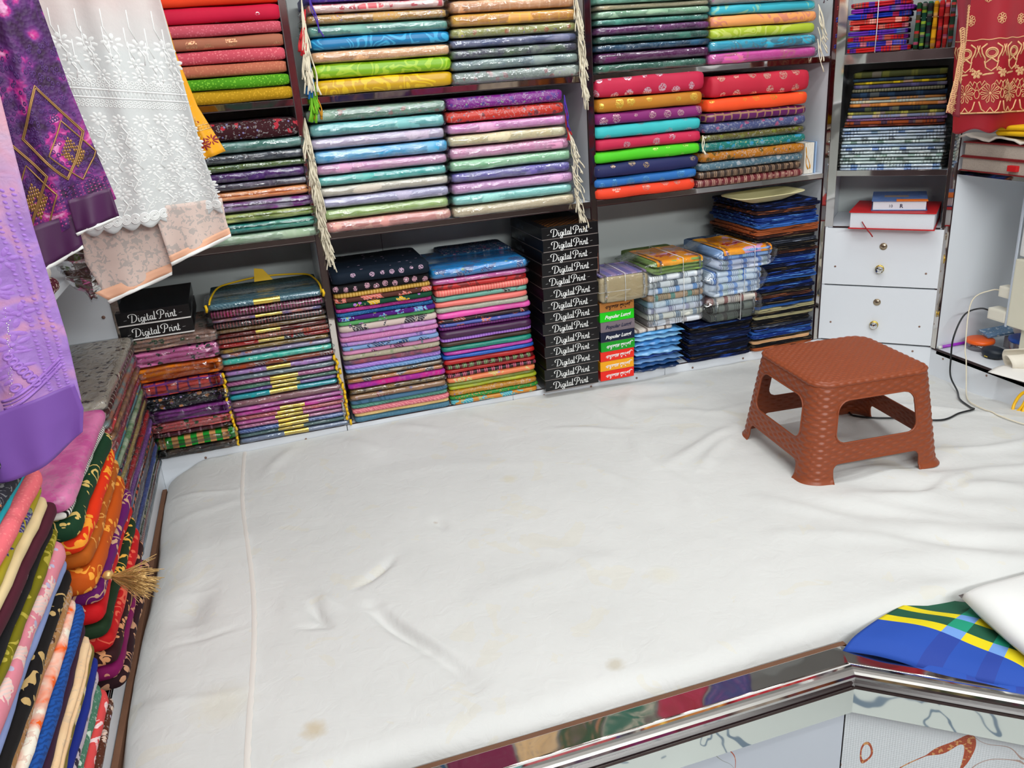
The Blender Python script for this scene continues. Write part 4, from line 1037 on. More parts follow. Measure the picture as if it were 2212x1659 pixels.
for i,(a,b,ds) in enumerate((('184828','c82028','green and red plaid'),('0c4030','a0c030','dark green check'),('282028','187048','black and green plaid'),('e0a010','a06010','mustard edged'),('c01c20','701018','red plaid'),('a01818','e07060','dark red check'),('203828','c03030','green plaid right hand'))):
    w=.0148; c=cloth_bar('folded_lungi',.125,w-.0008,.2,cloth_mat(a,'ck',b,False,2.6),None,.007,1,'pv%d'%i,wob=2)
    c.rotation_euler=(0,R(-90),DA); c.location=on_diag(.212+(i+1)*w,-.006,.9065)
    tag(c,f'{ds} lungi standing upright, {OW[i]} from left in the tied row','lungi','upright plaid lungis tied in a row')
e=empty('white_string',on_diag(.211,0,.99),'white string tied around the row of upright plaid lungis','string',rz=DA); loopstring('string_loop',e,.0,0,.107,-.02,.2,.001,axis='z')
# books
def book(name,loc,rz,w,d,h,cover,label,pages=M['paper'],parent=None,th=.003,round_=True,cat='book'):
    e=empty(name,loc,label,cat,rz=rz)
    box('page_block',.004,w-.004,.003,d-.006,th,h-th,pages,e,.001)
    V=[];F=[]; n=8; outer=[(-.002,0),(d-.004,0)]+[(d-.004+h*.25*math.sin(math.pi*k/n),h*.5-h*.5*math.cos(math.pi*k/n)) for k in range(1,n)]+[(d-.004,h),(-.002,h)]
    inner=[(-.002,h-th),(d-.004,h-th)]+[(d-.004+(h*.25-th)*math.sin(math.pi*k/n),h*.5+(h*.5-th)*math.cos(math.pi*k/n)) for k in range(1,n)]+[(d-.004,th),(-.002,th)]
    P=outer+inner; m=len(P)
    for x in (0,w):
        for (y,z) in P: V.append((x,y,z))
    for j in range(m): l=(j+1)%m; F.append((j,l,m+l,m+j))
    k=len(outer)
    for j in range(k-1): F.append((j,j+1,m-2-j,m-1-j)[::-1]); F.append((m+j,m+j+1,m+m-2-j,m+m-1-j))
    c=mesh('cover',V,F,cover,e,False); return e
bookp=simple('page_white','dcdfe6',.7,var=.06,vs=400)
lg=book('ledger',on_diag(.078,-.045,.3876),DA+R(-3),.247,.215,.054,M['redcover'],'thick red ledger lying open-edged on the shelf above the drawers',bookp)
tube('ribbon_bookmark',[(.04,-.004,.024),(.055,-.010,.004),(.068,-.013,-.010),(.076,-.012,-.022)],[.0018,.0022,.0022,.001],simple('ribbon','981018',.6),lg,6,4)
nb=book('notebook',on_diag(.140,-.028,.4425),DA+R(3),.158,.19,.030,cloth_mat('4868a0','ab','5878b0',True),'blue and orange notebook marked 10 R on top of the red ledger',bookp,th=.0018)
box('orange_corner',.070,.1582,-.0022,.03,.0283,.0304,simple('orange_cover','f07818',.4),nb,.0003); box('title_plate',.035,.105,.07,.105,.0302,.0305,simple('plate_tan','8c7c70',.5),nb,.0002)
ink=simple('ink_purple','282040',.6)
ftext('10',.012,ink,nb,(.055,.0022,.013)); ftext('R',.016,ink,nb,(.085,.0022,.013),bold=.0004)
# red ledgers and papers on the right wall shelf
z=.5645
for i,lb in enumerate(('lower red account ledger with strap on the right wall shelf','upper red account ledger on the right wall shelf')):
    b=book('ledger',(1.842,-.285-.004*i,z),R(-90),.235,.2,.041,simple('maroon_cover','7c1418',.6),lb,simple('old_pages','b0a498',.9,var=.3,vs=500)); z+=.0415
    if i==0: box('strap',.17,.20,-.008,.19,.012,.028,M['redcover'],b,.002)
V=[];F=[]
for a in range(13):
    for b in range(9): V.append((-.012+.02*b,-.25*a/12,.006+.006*math.sin(a*1.1+b*.7)+.003*math.sin(a*2.3)))
for a in range(12):
    for b in range(8): k=a*9+b; F.append((k,k+9,k+10,k+1))
o=mesh('loose_papers',V,F,M['paper'],None,True,(1.85,-.275,z+.006)); tag(o,'crumpled cream papers lying on the upper red account ledger','paper')
md=o.modifiers.new('s','SOLIDIFY'); md.thickness=.006; md.offset=0
o=cloth_bar('folded_scarf',.20,.03,.18,cloth_mat('e0b010','pl','f0c020'),None,.012,2,'ys'); o.location=(1.842,-.40,z+.021); o.rotation_euler=(0,0,R(-90)); tag(o,'mustard yellow folded scarf on the loose papers, right wall shelf','scarf')
# ---------------------------------------------------------------- woven plastic stool
STB=simple('terracotta_plastic','8e4424',.42,spec=.5,var=.05,vs=20)
stl=empty('step_stool',(1.168,-.662,-.0365),'terracotta brown plastic step stool with basket-weave moulding on the sheet','stool',rz=R(-5))
HS=.246
def rrect(a,b,rc,s):   # point and outward normal on a rounded rectangle, s in 0..4 (one unit per side, starting at the middle of a corner)
    k=int(s)%4; t=s-int(s)
    hx,hy=[(a,b),(b,a),(a,b),(b,a)][k]
    Ls=2*(hx-rc); La=math.pi*rc/4; T=Ls+2*La; d=t*T
    if d<La: an=-math.pi/4+d/rc; x=-(hx-rc)+rc*math.sin(an); y=-(hy-rc)-rc*math.cos(an); nx,ny=math.sin(an),-math.cos(an)
    elif d<La+Ls: x=-(hx-rc)+(d-La); y=-hy; nx,ny=0,-1
    else: an=(d-La-Ls)/rc; x=(hx-rc)+rc*math.sin(an); y=-(hy-rc)-rc*math.cos(an); nx,ny=math.sin(an),-math.cos(an)
    c,s_=[(1,0),(0,1),(-1,0),(0,-1)][k]
    return (x*c-y*s_,x*s_+y*c,nx*c-ny*s_,nx*s_+ny*c,d,T,x)
def side_dim(v):
    fl=.007*max(0,1-v/.075)**1.5
    return .183-.031*v+fl,.172-.029*v+fl
def sdrr(x,z,cx,cz,hx,hz,r):
    qx=abs(x-cx)-hx+r; qz=abs(z-cz)-hz+r
    return math.hypot(max(qx,0),max(qz,0))+min(max(qx,qz),0)-r
def sdhole(x,z):   # openings in side-local metres
    tw=.108-.10*(z-.09)
    w=sdrr(x,z,0,.149,max(.05,tw),.0505,.026); n=sdrr(x,z,0,-.2,.114,.248,.016)
    return min(w,n)
NP=96; NV=112; V=[];info=[]
for j in range(NV+1):
    v=j/NV; z=v*(HS-.006); a,b=side_dim(v)
    for i in range(4*NP):
        s=i/NP; x,y,nx,ny,d,T,lx=rrect(a,b,.042,s); V.append([x,y,z,nx,ny,d,lx]); 
hx=[[sdhole(V[j*4*NP+i][6],V[j*4*NP+i][2]) for i in range(4*NP)] for j in range(NV+1)]
F=[];used={}
for j in range(NV):
    for i in range(4*NP):
        i2=(i+1)%(4*NP)
        c=(hx[j][i]+hx[j][i2]+hx[j+1][i]+hx[j+1][i2])/4
        # side-local x jumps at corners, far from any opening
        if c<0: 
            for q_ in ((j,i),(j,i2),(j+1,i),(j+1,i2)): used[q_]=used.get(q_,0)|1
        else:
            F.append((j*4*NP+i,j*4*NP+i2,(j+1)*4*NP+i2,(j+1)*4*NP+i))
            for q_ in ((j,i),(j,i2),(j+1,i),(j+1,i2)): used[q_]=used.get(q_,0)|2
OUT=[]
for j in range(NV+1):
    for i in range(4*NP):
        x,y,z,nx,ny,d,lx=V[j*4*NP+i]; e=hx[j][i]
        row=int(z/.0088); w=abs(math.sin(math.pi*z/.0088))**.55*(.5+.5*math.cos(2*math.pi*(d/.036+.5*row)))
        fade=min(1,max(0,(e-.005)/.003))*min(1,max(0,(z-.012)/.003))*min(1,(HS-.012-z)/.004 if z<HS-.012 else 0)
        dsp=.0030*w*fade+(.0014 if e<.0045 else 0)
        px,py,pz=x,y,z
        if used.get((j,i))==3:
            h_=1e-4; gx=(sdhole(lx+h_,z)-sdhole(lx-h_,z))/(2*h_); gz=(sdhole(lx,z+h_)-sdhole(lx,z-h_))/(2*h_); g=gx*gx+gz*gz or 1
            k=int(i/NP)%4; c,s_=[(1,0),(0,1),(-1,0),(0,-1)][k]; mx=-e*gx/g; px+=mx*c; py+=mx*s_; pz+=-e*gz/g if z>0.001 else 0
        OUT.append((px+nx*dsp,py+ny*dsp,pz))
used_v=sorted({i for f in F for i in f}); rm={a:b for b,a in enumerate(used_v)}
o=mesh('woven_side_wall',[OUT[i] for i in used_v],[tuple(rm[i] for i in f) for f in F],STB,stl)
md=o.modifiers.new('s','SOLIDIFY'); md.thickness=.0032; md.offset=-1
ng=130; V=[];F=[]
a,b=side_dim(1); a-=.0005;b-=.0005
for j in range(ng+1):
    for i in range(ng+1):
        u=-1+2*i/ng; w=-1+2*j/ng; m_=max(abs(u),abs(w))
        if m_<1e-6: x=y=0.
        else:
            # square ring -> rounded rectangle ring
            ru,rw=u/m_,w/m_; p=6.5; k=(abs(ru)**p+abs(rw)**p)**(-1/p); kk=1+(k-1)*m_**3; x=u*kk*a; y=w*kk*b
        e=(1-m_); z=HS-.0065+ .0065*math.sqrt(max(0,1-max(0,1-e/.06)**2))
        row=int((y+1)/.0095); wv=abs(math.sin(math.pi*(y+1)/.0095))**.6*(.5+.5*math.cos(2*math.pi*(x/.019+.5*row)))
        z+=.0022*wv*min(1,e/.08); V.append((x,y,z))
for j in range(ng):
    for i in range(ng): q_=j*(ng+1)+i; F.append((q_,q_+1,q_+ng+2,q_+ng+1))
o=mesh('woven_seat',V,F,STB,stl); md=o.modifiers.new('s','SOLIDIFY'); md.thickness=.003; md.offset=-1
V=[];F=[]; P=[];rr=[]
NR=400
for i in range(NR):
    x,y,nx,ny,d,T,lx=rrect(a,b,.042,4*i/NR); P.append((x-nx*.0015,y-ny*.0015,HS-.0065)); rr.append(.0046+.0016*abs(math.sin(2*math.pi*(4*i/NR)*6.5)))
tubeVF(P,rr,8,V,F,True); mesh('twisted_rim',V,F,STB,stl)
# moulded rims round the openings
V=[];F=[]
for k in range(4):
    c,s_=[(1,0),(0,1),(-1,0),(0,-1)][k]
    for (cz,hz,hw,r_) in ((.146,.056,None,.026),):
        P=[]
        for i in range(64):
            t_=2*math.pi*i/64
            # march outwards to the contour
            lo,hi=0,.2
            for _ in range(18):
                md_=(lo+hi)/2
                if sdrr(md_*math.cos(t_),.149+md_*math.sin(t_)*.6,0,.149,max(.05,.108-.10*(.149+md_*math.sin(t_)*.6-.09)),.0505,.026)<0.0018: lo=md_
                else: hi=md_
            lx=lo*math.cos(t_); z=.149+lo*math.sin(t_)*.6; A_,B_=side_dim(z/HS); hy=(B_,A_)[k%2]; y=-hy-.0006; P.append((lx*c-y*s_,lx*s_+y*c,z))
        tubeVF(P,.0021,6,V,F,True)
mesh('opening_rim',V,F,STB,stl)
# ---------------------------------------------------------------- plaid cloth, white cushion at the front right
t=NT('bold_plaid'); t.tc=t.new('ShaderNodeTexCoord'); sx=t.new('ShaderNodeSeparateXYZ'); t.link(t.tc.outputs['UV'],sx.inputs[0])
def cramp(src,stops):
    f=t.new('ShaderNodeValToRGB'); f.color_ramp.interpolation='CONSTANT'; els=f.color_ramp.elements
    els[0].position=0; els[0].color=lin(stops[0][1]); els[1].position=stops[1][0]; els[1].color=lin(stops[1][1])
    for p_,c_ in stops[2:]: e_=els.new(p_); e_.color=lin(c_)
    t.link(src,f.inputs[0]); return f.outputs[0]
ca=cramp(sx.outputs[1],[(0,'1848a8'),(.40,'e0cc00'),(.50,'0c5038'),(.64,'e0cc00'),(.73,'0c5038')])
cb_=cramp(sx.outputs[1],[(0,'1c3c98'),(.40,'6c98d8'),(.50,'089070'),(.64,'6c98d8'),(.73,'089070')])
cm=cramp(sx.outputs[0],[(0,'000000'),(.34,'ffffff'),(.45,'000000'),(.60,'ffffff'),(.68,'000000')])
cc=t.mix(cm,ca,cb_); t.link(cc,t.b.inputs['Base Color']); t.b.inputs['Roughness'].default_value=.75; t.bump(t.noise(t.coord(),300,2),.2,.0008); PLAID=t.m
def patch(name,c00,c10,c11,c01,nu,nv,fz,mat,thick=.002,parent=None):
    V=[];F=[];UV=[]
    for j in range(nv+1):
        for i in range(nu+1):
            u=i/nu;v_=j/nv; UV_=(u,v_+(1-v_)*.46*u*u if name=='plaid_cloth' else v_); p=Vector(c00)*(1-u)*(1-v_)+Vector(c10)*u*(1-v_)+Vector(c11)*u*v_+Vector(c01)*(1-u)*v_
            V.append(p+Vector(fz(u,v_))); UV.append(UV_)
    for j in range(nv):
        for i in range(nu): k=j*(nu+1)+i; F.append((k,k+1,k+nu+2,k+nu+1))
    o=mesh(name,V,F,mat,parent); uv=o.data.uv_layers.new(name='uv')
    for l in o.data.loops: uv.data[l.index].uv=UV[l.vertex_index]
    if thick: md=o.modifiers.new('s','SOLIDIFY'); md.thickness=thick; md.offset=0
    return o
def pz(u,v):
    e=min(v,1)/.16; dz=-.012*max(0,1-e)**2; return (0,0,dz+.004*math.sin(5*u+3*v)+.003*math.sin(11*u-4*v)+.010*math.sin(math.pi*min(1,v*1.2)))
o=patch('plaid_cloth',(.698,-1.298,-.048),(.945,-1.530,-.050),(1.13,-1.39,-.040),(.93,-1.235,-.050),50,30,pz,PLAID,.0025)
tag(o,'bold blue, green and yellow plaid cloth draped over the mirrored trim','cloth')
def pz2(u,v): return (0,0,.002*math.sin(9*u)-.016*max(0,1-v/.3)**2)
o2=patch('plaid_fold',(.765,-1.372,-.0565),(.955,-1.570,-.057),(1.0,-1.52,-.056),(.80,-1.32,-.056),30,8,pz2,PLAID,.002,None); o2.parent=o
def cush(nm,x0,y0,w,d,h,z,lab,rz,mat):
    V=[];F=[]; n=40;m=40
    for s in (0,1):
        for j in range(m+1):
            for i in range(n+1):
                u=-1+2*i/n;v_=-1+2*j/m; e=(1-abs(u)**7)*(1-abs(v_)**7); zz=(h/2)*max(0,e)**.4*(1 if s else -1)
                wv=.004*math.sin(4*u+5*v_+1)+.003*math.sin(9*u-3*v_)
                V.append((u*w/2*(1-.05*(v_*v_)),v_*d/2*(1-.05*u*u),zz+(wv if s else 0)*e))
    w_=(n+1)*(m+1)
    for s in (0,1):
        for j in range(m):
            for i in range(n):
                k=s*w_+j*(n+1)+i; f=(k,k+1,k+n+2,k+n+1); F.append(f if s else f[::-1])
    o=mesh(nm,V,F,mat,None,True,(x0,y0,z),rz); bm=bmesh.new(); bm.from_mesh(o.data); bmesh.ops.remove_doubles(bm,verts=bm.verts,dist=.0004); bm.to_mesh(o.data); bm.free(); o.data.polygons.foreach_set('use_smooth',[True]*len(o.data.polygons)); tag(o,lab,'cushion'); return o
cush('floor_cushion',1.175,-1.505,.50,.42,.055,-.020,'white cotton-covered cushion on the platform beside the plaid cloth',R(-4),simple('cushion_cotton','e6e6e4',.85,var=.04,vs=8,bump=.15,bs=30))
# ---------------------------------------------------------------- alcove things
def lath(n,prof,mat,loc,lab,cat,k=28): o=lathe(n,prof,mat,None,k,loc); tag(o,lab,cat); return o
pb_=empty('power_board',(1.95,-.492,.004),'tall ivory extension board with sockets and switches standing in the alcove','power board')
ply=simple('ivory_board','e4e0cc',.35,var=.04,vs=15)
def al(n,x0,x1,y0,y1,z0,z1,m,par,bev=.004): return box(n,x0-1.95,x1-1.95,y0+.492,y1+.492,z0-.004,z1-.004,m,par,bev)
al('socket_housing',1.925,1.985,-.575,-.447,.115,.318,ply,pb_); al('switch_housing',1.93,1.985,-.585,-.449,.325,.56,simple('white_switch','ececea',.3),pb_,.012); al('support_strip',1.94,1.975,-.512,-.488,.0045,.125,ply,pb_,.002)
al('backing_plate',1.925,1.93,-.447,-.441,.11,.56,simple('grey_plate','c0c8d4',.4),pb_,.001)
for zz in (.15,.215,.28): lk=lathe('socket_hole',[(0,0),(.007,0),(.007,.001),(0,.001)],M['black'],pb_,14); lk.rotation_euler=(0,R(-90),0); lk.location=(-.0252,-.038,zz-.004)
def adapter(loc,w,h,d,lab,rz=0,tilt=0):
    e=empty('charger_adapter',loc,lab,'charger',rz=rz)
    b=box('adapter_body',-w/2,w/2,0,d,0,h,M['plastic'],e,.006); b.rotation_euler=(tilt,0,0); return e
adapter((1.947,-.444,.193),.035,.034,.045,'upper ivory charger plugged into the power board')
adapter((1.947,-.440,.118),.042,.036,.066,'lower ivory charger with black cable in the power board')
def cable(nm,P,r,mat,lab):
    P=[Vector((p.x,p.y,max(p.z,(float(sheet_z(p.x,p.y))+r+.001) if p.x<1.845 else p.z))) for p in smoothpts(P,8)]
    o=tube(nm,P,r,mat,None,8,0); tag(o,lab,'cable'); return o
cz=lambda x,y:float(sheet_z(x,y))+.0025
cable('charging_cable',[(1.947,-.372,.135),(1.93,-.345,.142),(1.885,-.33,.125),(1.845,-.338,.06),(1.838,-.345,-.01),(1.83,-.36,-.06),(1.78,-.44,cz(1.78,-.44)+.004),(1.71,-.52,cz(1.71,-.52)+.003),(1.676,-.59,cz(1.676,-.59)+.002),(1.655,-.622,cz(1.655,-.622)+.002),(1.60,-.628,cz(1.60,-.628)+.002),(1.52,-.646,cz(1.52,-.646)+.002),(1.43,-.60,cz(1.43,-.60)+.002),(1.36,-.575,cz(1.36,-.575)+.002),(1.33,-.52,cz(1.33,-.52)+.002),(1.38,-.45,cz(1.38,-.45)+.002)],.0026,simple('black_rubber','101216',.45),'black charging cable running from the lower charger across the sheet')
cable('charging_cable',[(1.947,-.398,.207),(1.935,-.37,.205),(1.89,-.345,.17),(1.846,-.385,.05),(1.842,-.40,-.0),(1.832,-.42,-.06),(1.78,-.475,cz(1.78,-.475)+.003),(1.72,-.545,cz(1.72,-.545)+.003),(1.70,-.60,cz(1.70,-.60)+.002),(1.69,-.68,cz(1.69,-.68)+.002),(1.70,-.76,cz(1.70,-.76)+.002),(1.74,-.85,cz(1.74,-.85)+.002)],.0018,M['cream'],'thin cream charging cable running from the upper charger across the sheet')
lath('earbud_case',[(0,0),(.018,0),(.026,.004),(.0285,.012),(.0285,.020),(.025,.027),(.016,.031),(0,.0315)],simple('navy_silicone','101a28',.5),(1.935,-.408,.0007),'dark navy earbud case with loop on the alcove shelf','case')
o=bpy.context.scene.objects['earbud_case']; o.scale=(1,1.25,1)
tube('lanyard_loop',[(0,-.027,.014),(.0,-.033,.018),(0,-.036,.014),(0,-.033,.010)],.0014,o.data.materials[0],o,6,4,True)
box('charge_port',-.0292,-.0282,-.006,.004,.006,.0095,M['gold'],o,.0004)
clear=film_mat('clear_plastic',.12,.5,12,.1,'e8e4e8')
tb=empty('round_tub',(1.962,-.33,.0007),'clear tub with bright orange lid behind the earbud case','tub')
lathe('tub_body',[(0,0),(.034,0),(.037,.004),(.039,.022)],clear,tb,28); lathe('tub_lid',[(.0,.022),(.041,.022),(.042,.026),(.041,.032),(.036,.034),(0,.0335)],simple('orange_lid','f06010',.35),tb,28)
tb=empty('round_tub',(2.01,-.448,.0007),'clear tub with blue lid behind the power board','tub')
lathe('tub_body',[(0,0),(.036,0),(.038,.004),(.044,.052)],clear,tb,28); lathe('tub_lid',[(.0,.052),(.046,.052),(.047,.056),(.046,.062),(.040,.064),(0,.062)],simple('blue_lid','1850b0',.35),tb,28)
ba=lathe('tissue_pouch',[(0,0),(.030,0),(.042,.02),(.047,.048),(.042,.066),(.030,.078),(0,.084)],simple('white_pouch','e0dcd4',.5,bump=.4,bs=40),None,28,(2.075,-.40,.036)); tag(ba,'white tissue pouch printed in red behind the lower charger','pouch')
box('pouch_tray',-.04,.04,-.05,.05,-.035,.0015,simple('grey_tray','b8b8bc',.5),ba,.003)
ft=ftext('Bashu',.020,M['redcover'],ba,(-.0462,-.006,.050),(R(90),0,R(-72)),0,.0005)
o=tube('pen',[(1.862,-.274,.0055),(2.02,-.277,.0055)],[.0048,.0048],simple('purple_pen','a028c0',.3),None,10); tag(o,'bright purple pen lying along the alcove side panel','pen')
o=lathe('pen_cap',[(0,0),(.0049,0),(.0052,.012),(.002,.014)],M['string'],o,10); o.rotation_euler=(0,R(-90),0); o.location=(1.868,-.274,.0055)
o=box('card_packet',0,.085,0,.06,0,.006,cloth_mat('6890b8','fl','c8d8e8',True,1.5),None,.0008,(1.975,-.345,.037),R(20)); o.rotation_euler=(R(4),R(-8),R(-20)); tag(o,'pale blue printed card packet lying across the orange-lidded tub','packet')
# crumpled paper and scissors at the right edge
def crumple(nm,loc,L,Wd,curl,lab,mat,rz,seed):
    V=[];F=[]; q=random.Random(seed)
    for i in range(25):
        a=curl*i/24; rr_=.014+.020*i/24
        for j in range(9): V.append((rr_*math.cos(a)+q.uniform(-1,1)*.0012,Wd*(j/8-.5)*(1+.15*math.sin(a)),rr_*math.sin(a)+q.uniform(-1,1)*.001))
    for i in range(24):
        for j in range(8): k=i*9+j; F.append((k,k+9,k+10,k+1))
    o=mesh(nm,V,F,mat,None,True,loc,rz); md=o.modifiers.new('s','SOLIDIFY'); md.thickness=.0012; tag(o,lab,'paper'); return o
crumple('rolled_paper',(1.915,-.545,.036),.1,.11,7.5,'loosely rolled cream paper sheet in front of the power board',simple('thin_paper','ece4d4',.8),R(70),3)
o=patch('paper_sheet',(1.80,-.52,.012),(1.83,-.64,.010),(1.93,-.62,.02),(1.91,-.50,.02),10,10,lambda u,v:(0,0,.006*math.sin(6*u)*v+.004*math.sin(5*v)),simple('white_paper','ece8e2',.8),.001); tag(o,'white paper sheet sticking out over the alcove edge','paper')
sc=empty('scissors',(1.80,-.655,-.085),'yellow-handled scissors standing against the alcove base board','scissors')
for k in (-1,1):
    P=[(math.sin(a)*.016+.02*k*0,k*.016+math.cos(a)*.013,.045+math.sin(a)*.028) for a in [2*math.pi*i/20 for i in range(20)]]
    tube('handle',P,.0045,simple('yellow_plastic','f0b808',.35),sc,8,0,True)
    tube('blade',[(0,k*.008,.022),(0,k*.003,.0)],[.004,.001],mirror_mat('steel','c8c8c8',.2,0),sc,6)
# ---------------------------------------------------------------- hanging garments
class Garment:
    def __init__(s,edgeL,edgeR,y,folds,wob=.0,slant=0):
        s.L=edgeL;s.R=edgeR;s.y=y;s.f=folds;s.slant=slant
    def ed(s,E,v):
        v=min(max(v,0),1)*(len(E)-1); i=min(int(v),len(E)-2); t=v-i
        return Vector(E[i]).lerp(Vector(E[i+1]),t)
    def at(s,u,v,off=0):
        a=s.ed(s.L,v);b=s.ed(s.R,v); p=a.lerp(b,u); y=s.y+s.slant*(u-.5)
        for (am,k,ph,tw) in s.f: y+=am*math.sin(k*u+ph+tw*v)*(.35+.65*v)
        return Vector((p.x,y-off,p.y))
    def sheet(s,name,mat,parent,nu=50,nv=70,hem=None,off=0,u0=0,u1=1,v0=0,v1=1,thick=.0012):
        V=[];F=[]
        for j in range(nv+1):
            for i in range(nu+1):
                u=u0+(u1-u0)*i/nu; v=v0+(v1-v0)*j/nv
                p=s.at(u,v,off)
                if hem: p.z-=hem(u)*(j/nv)**6
                V.append(p-O)
        for j in range(nv):
            for i in range(nu): k=j*(nu+1)+i; F.append((k,k+nu+1,k+nu+2,k+1))
        o=mesh(name,V,F,mat,parent); md=o.modifiers.new('s','SOLIDIFY'); md.thickness=thick; md.offset=1; return o
O=Vector((0,0,0))
class Emb:   # raised embroidery laid on a garment
    cu=0;ku=1;cv=0;kv=1
    def __init__(s,g,off=.001): s.g=g;s.V=[];s.F=[];s.o=off
    def P(s,u,v,o=0): return s.g.at(s.cu+(u-s.cu)*s.ku,s.cv+(v-s.cv)*s.kv,s.o+o)-O
    def line(s,pts,r=.0008,n=5,close=False): tubeVF([s.P(a,b) for a,b in pts],r,n,s.V,s.F,close)
    def ring(s,u,v,ru,rv,r=.0009,k=12): s.line([(u+ru*math.cos(2*math.pi*i/k),v+rv*math.sin(2*math.pi*i/k)) for i in range(k)],r,5,True)
    def petal(s,u,v,au,av,ang,h=.0014,wd=.42,n=8):
        c,sn=math.cos(ang),math.sin(ang); b=len(s.V); s.V.append(s.P(u+au*c*.5,v+av*sn*.5,h))
        for i in range(n):
            t=2*math.pi*i/n; lx=.5+.5*math.cos(t); ly=wd*.5*math.sin(t); s.V.append(s.P(u+au*(lx*c-ly*sn),v+av*(lx*sn+ly*c),-.0004))
        for i in range(n): s.F.append((b,b+1+i,b+1+(i+1)%n))
    def flower(s,u,v,au,av,k=6,ph=0,h=.0014,wd=.5,center=True):
        for i in range(k): s.petal(u+.18*au*math.cos(ph+6.283*i/k),v+.18*av*math.sin(ph+6.283*i/k),au*.82,av*.82,ph+6.283*i/k,h,wd)
        if center: s.petal(u-.17*au,v,au*.34,av*.34,0,h*1.6,1.0)
    def disc(s,u,v,au,av,h=.001): s.petal(u-au,v,2*au,2*av,0,h,1.0,12)
    def build(s,name,mat,parent,kind='stuff'):
        o=mesh(name,s.V,s.F,mat,parent,True)
        return o
def rail(loc,x0,x1,lab):
    e=empty('hanging_rail',loc,lab,'rail'); tube('rod',[(x0,0,0),(x1,0,0)],.008,M['chrome'],e,10); 
    for x in (x0+.03,x1-.03): tube('hook',[(x,0,0),(x,0,2.25-loc[2])],.002,M['chrome'],e,6)
# white embroidered
wh=simple('white_cotton_voile','e6e4e2',.75,var=.05,vs=20,bump=.2,bs=80); whe=simple('white_embroidery','e4e4e2',.7,bump=.4,bs=500)
O=Vector((-.345,-.60,1.45)); ga=empty('embroidered_kurta',O,'white embroidered garment with scalloped lace edge hanging at upper left','garment')
g=Garment([(-.478,1.45),(-.443,1.10),(-.436,.97),(-.428,.84),(-.455,.715)],[(-.286,1.45),(-.249,1.09),(-.238,.94),(-.229,.825),(-.214,.728)],-.60,[(.010,9,0,1.2),(.004,21,1,.6)],slant=.05)
t=NT('white_to_floral_voile'); v=t.coord(); sx2=t.new('ShaderNodeSeparateXYZ'); t.link(t.tc.outputs['Object'],sx2.inputs[0])
pk=t.mix(t.noise(v,16,2),lin('d4ccc6'),lin('d09c98')); mr=t.new('ShaderNodeMapRange'); t.link(sx2.outputs[2],mr.inputs[0]); mr.inputs[1].default_value=-.44; mr.inputs[2].default_value=-.33
t.link(t.mix(t.math('MULTIPLY',mr.outputs[0],.8),lin('cacccb'),pk),t.b.inputs['Base Color']); t.b.inputs['Roughness'].default_value=.75; t.bump(t.noise(v,90,3),.3,.002)
g.sheet('embroidered_panel',t.m,ga,60,90,lambda u:.010*abs(math.sin(u*math.pi*7.5)))
e=Emb(g); q=random.Random(4)
V0=.42
for r_,vv,n_,sz in ((0,.375,5,.060),(1,.425,6,.048),(0,.465,7,.044)):
    for k in range(n_):
        u=(k+.55+.35*(r_%2))/n_; u=min(u,.96); e.flower(u,vv+q.uniform(-.008,.008),sz*1.7,sz*.50,7,q.random(),.0020,.6)
        e.line([(u,vv+.01),(u+.03,vv+.03),(u+.01,vv+.055)],.0013)
        e.line([(u-.02,vv-.10),(u-.035,vv-.05),(u,vv-.01)],.0010)
for vv in (.513,.540): e.line([(i/40,vv) for i in range(41)],.0014)
for i in range(34): e.line([((i+.5)/34,.516),((i+.5)/34,.538)],.0009,4)
for rw_ in (.487,.500,.553,.566):
    for i in range(26): e.ring((i+.5+(.5 if rw_ in(.5,.553) else 0))/27,rw_,.013,.0050,.0010,8)
for rr_ in range(4):
    for k in range(6):
        u=(k+.35+.4*(rr_%2))/6; vb=.61+.092*rr_+q.uniform(-.01,.01)
        e.flower(u,vb,.080,.027,8,k*.4+rr_,.0022,.6); e.flower(min(.97,u+.08),vb+.034,.050,.017,7,k,.0018,.6)
        e.line([(u,vb+.02),(u+.035,vb+.045),(u-.01,vb+.075),(u+.02,vb+.095)],.0014)
        for s_ in (-1,1):
            e.petal(u+.015,vb+.045,.065*s_,-.018,.5,.0016,.5); e.petal(u+.005,vb+.065,.06*s_,-.016,.4,.0016,.5); e.ring(min(.98,max(.02,u+.035*s_)),vb+.054,.020,.007,.0010,8)
for k in range(15):
    u=(k+.5)/15; 
    for rr_ in (.033,.023,.013): e.ring(u,.978,rr_,.018*rr_/.033,.0019,14)
    e.disc(u,.981,.007,.003)
e.build('white_embroidery',whe,ga)
hm=simple('sheer_peach_border','dcbcae',.7,var=.2,vs=14,bump=.2); 
t=NT('brocade_border'); v=t.coord(); c=t.mix(t.math('GREATER_THAN',t.noise(v,95,2,1),.55),t.mix(t.noise(v,8,1),lin('d8c0b4'),lin('c8b4ac')),lin('b4a8a2')); t.link(c,t.b.inputs['Base Color']); t.b.inputs['Roughness'].default_value=.7; HB=t.m
g2=Garment([(-.462,.735),(-.470,.66),(-.448,.585)],[(-.315,.74),(-.320,.67),(-.328,.618)],-.588,[(.006,9,0,1)],slant=.03); g2.sheet('sheer_border',HB,ga,24,16)
em=Emb(g2,.0006)
b=Garment([(-.467,.602),(-.446,.583)],[(-.326,.634),(-.328,.617)],-.5895,[(.006,9,1,0)],slant=.03); b.sheet('peach_hem',simple('peach_hem','e8b090',.7),ga,20,3); 
b=Garment([(-.449,.5845),(-.447,.579)],[(-.328,.618),(-.329,.612)],-.591,[(.006,9,1,0)],slant=.03); b.sheet('white_piping',M['string'],ga,20,2,thick=.003)
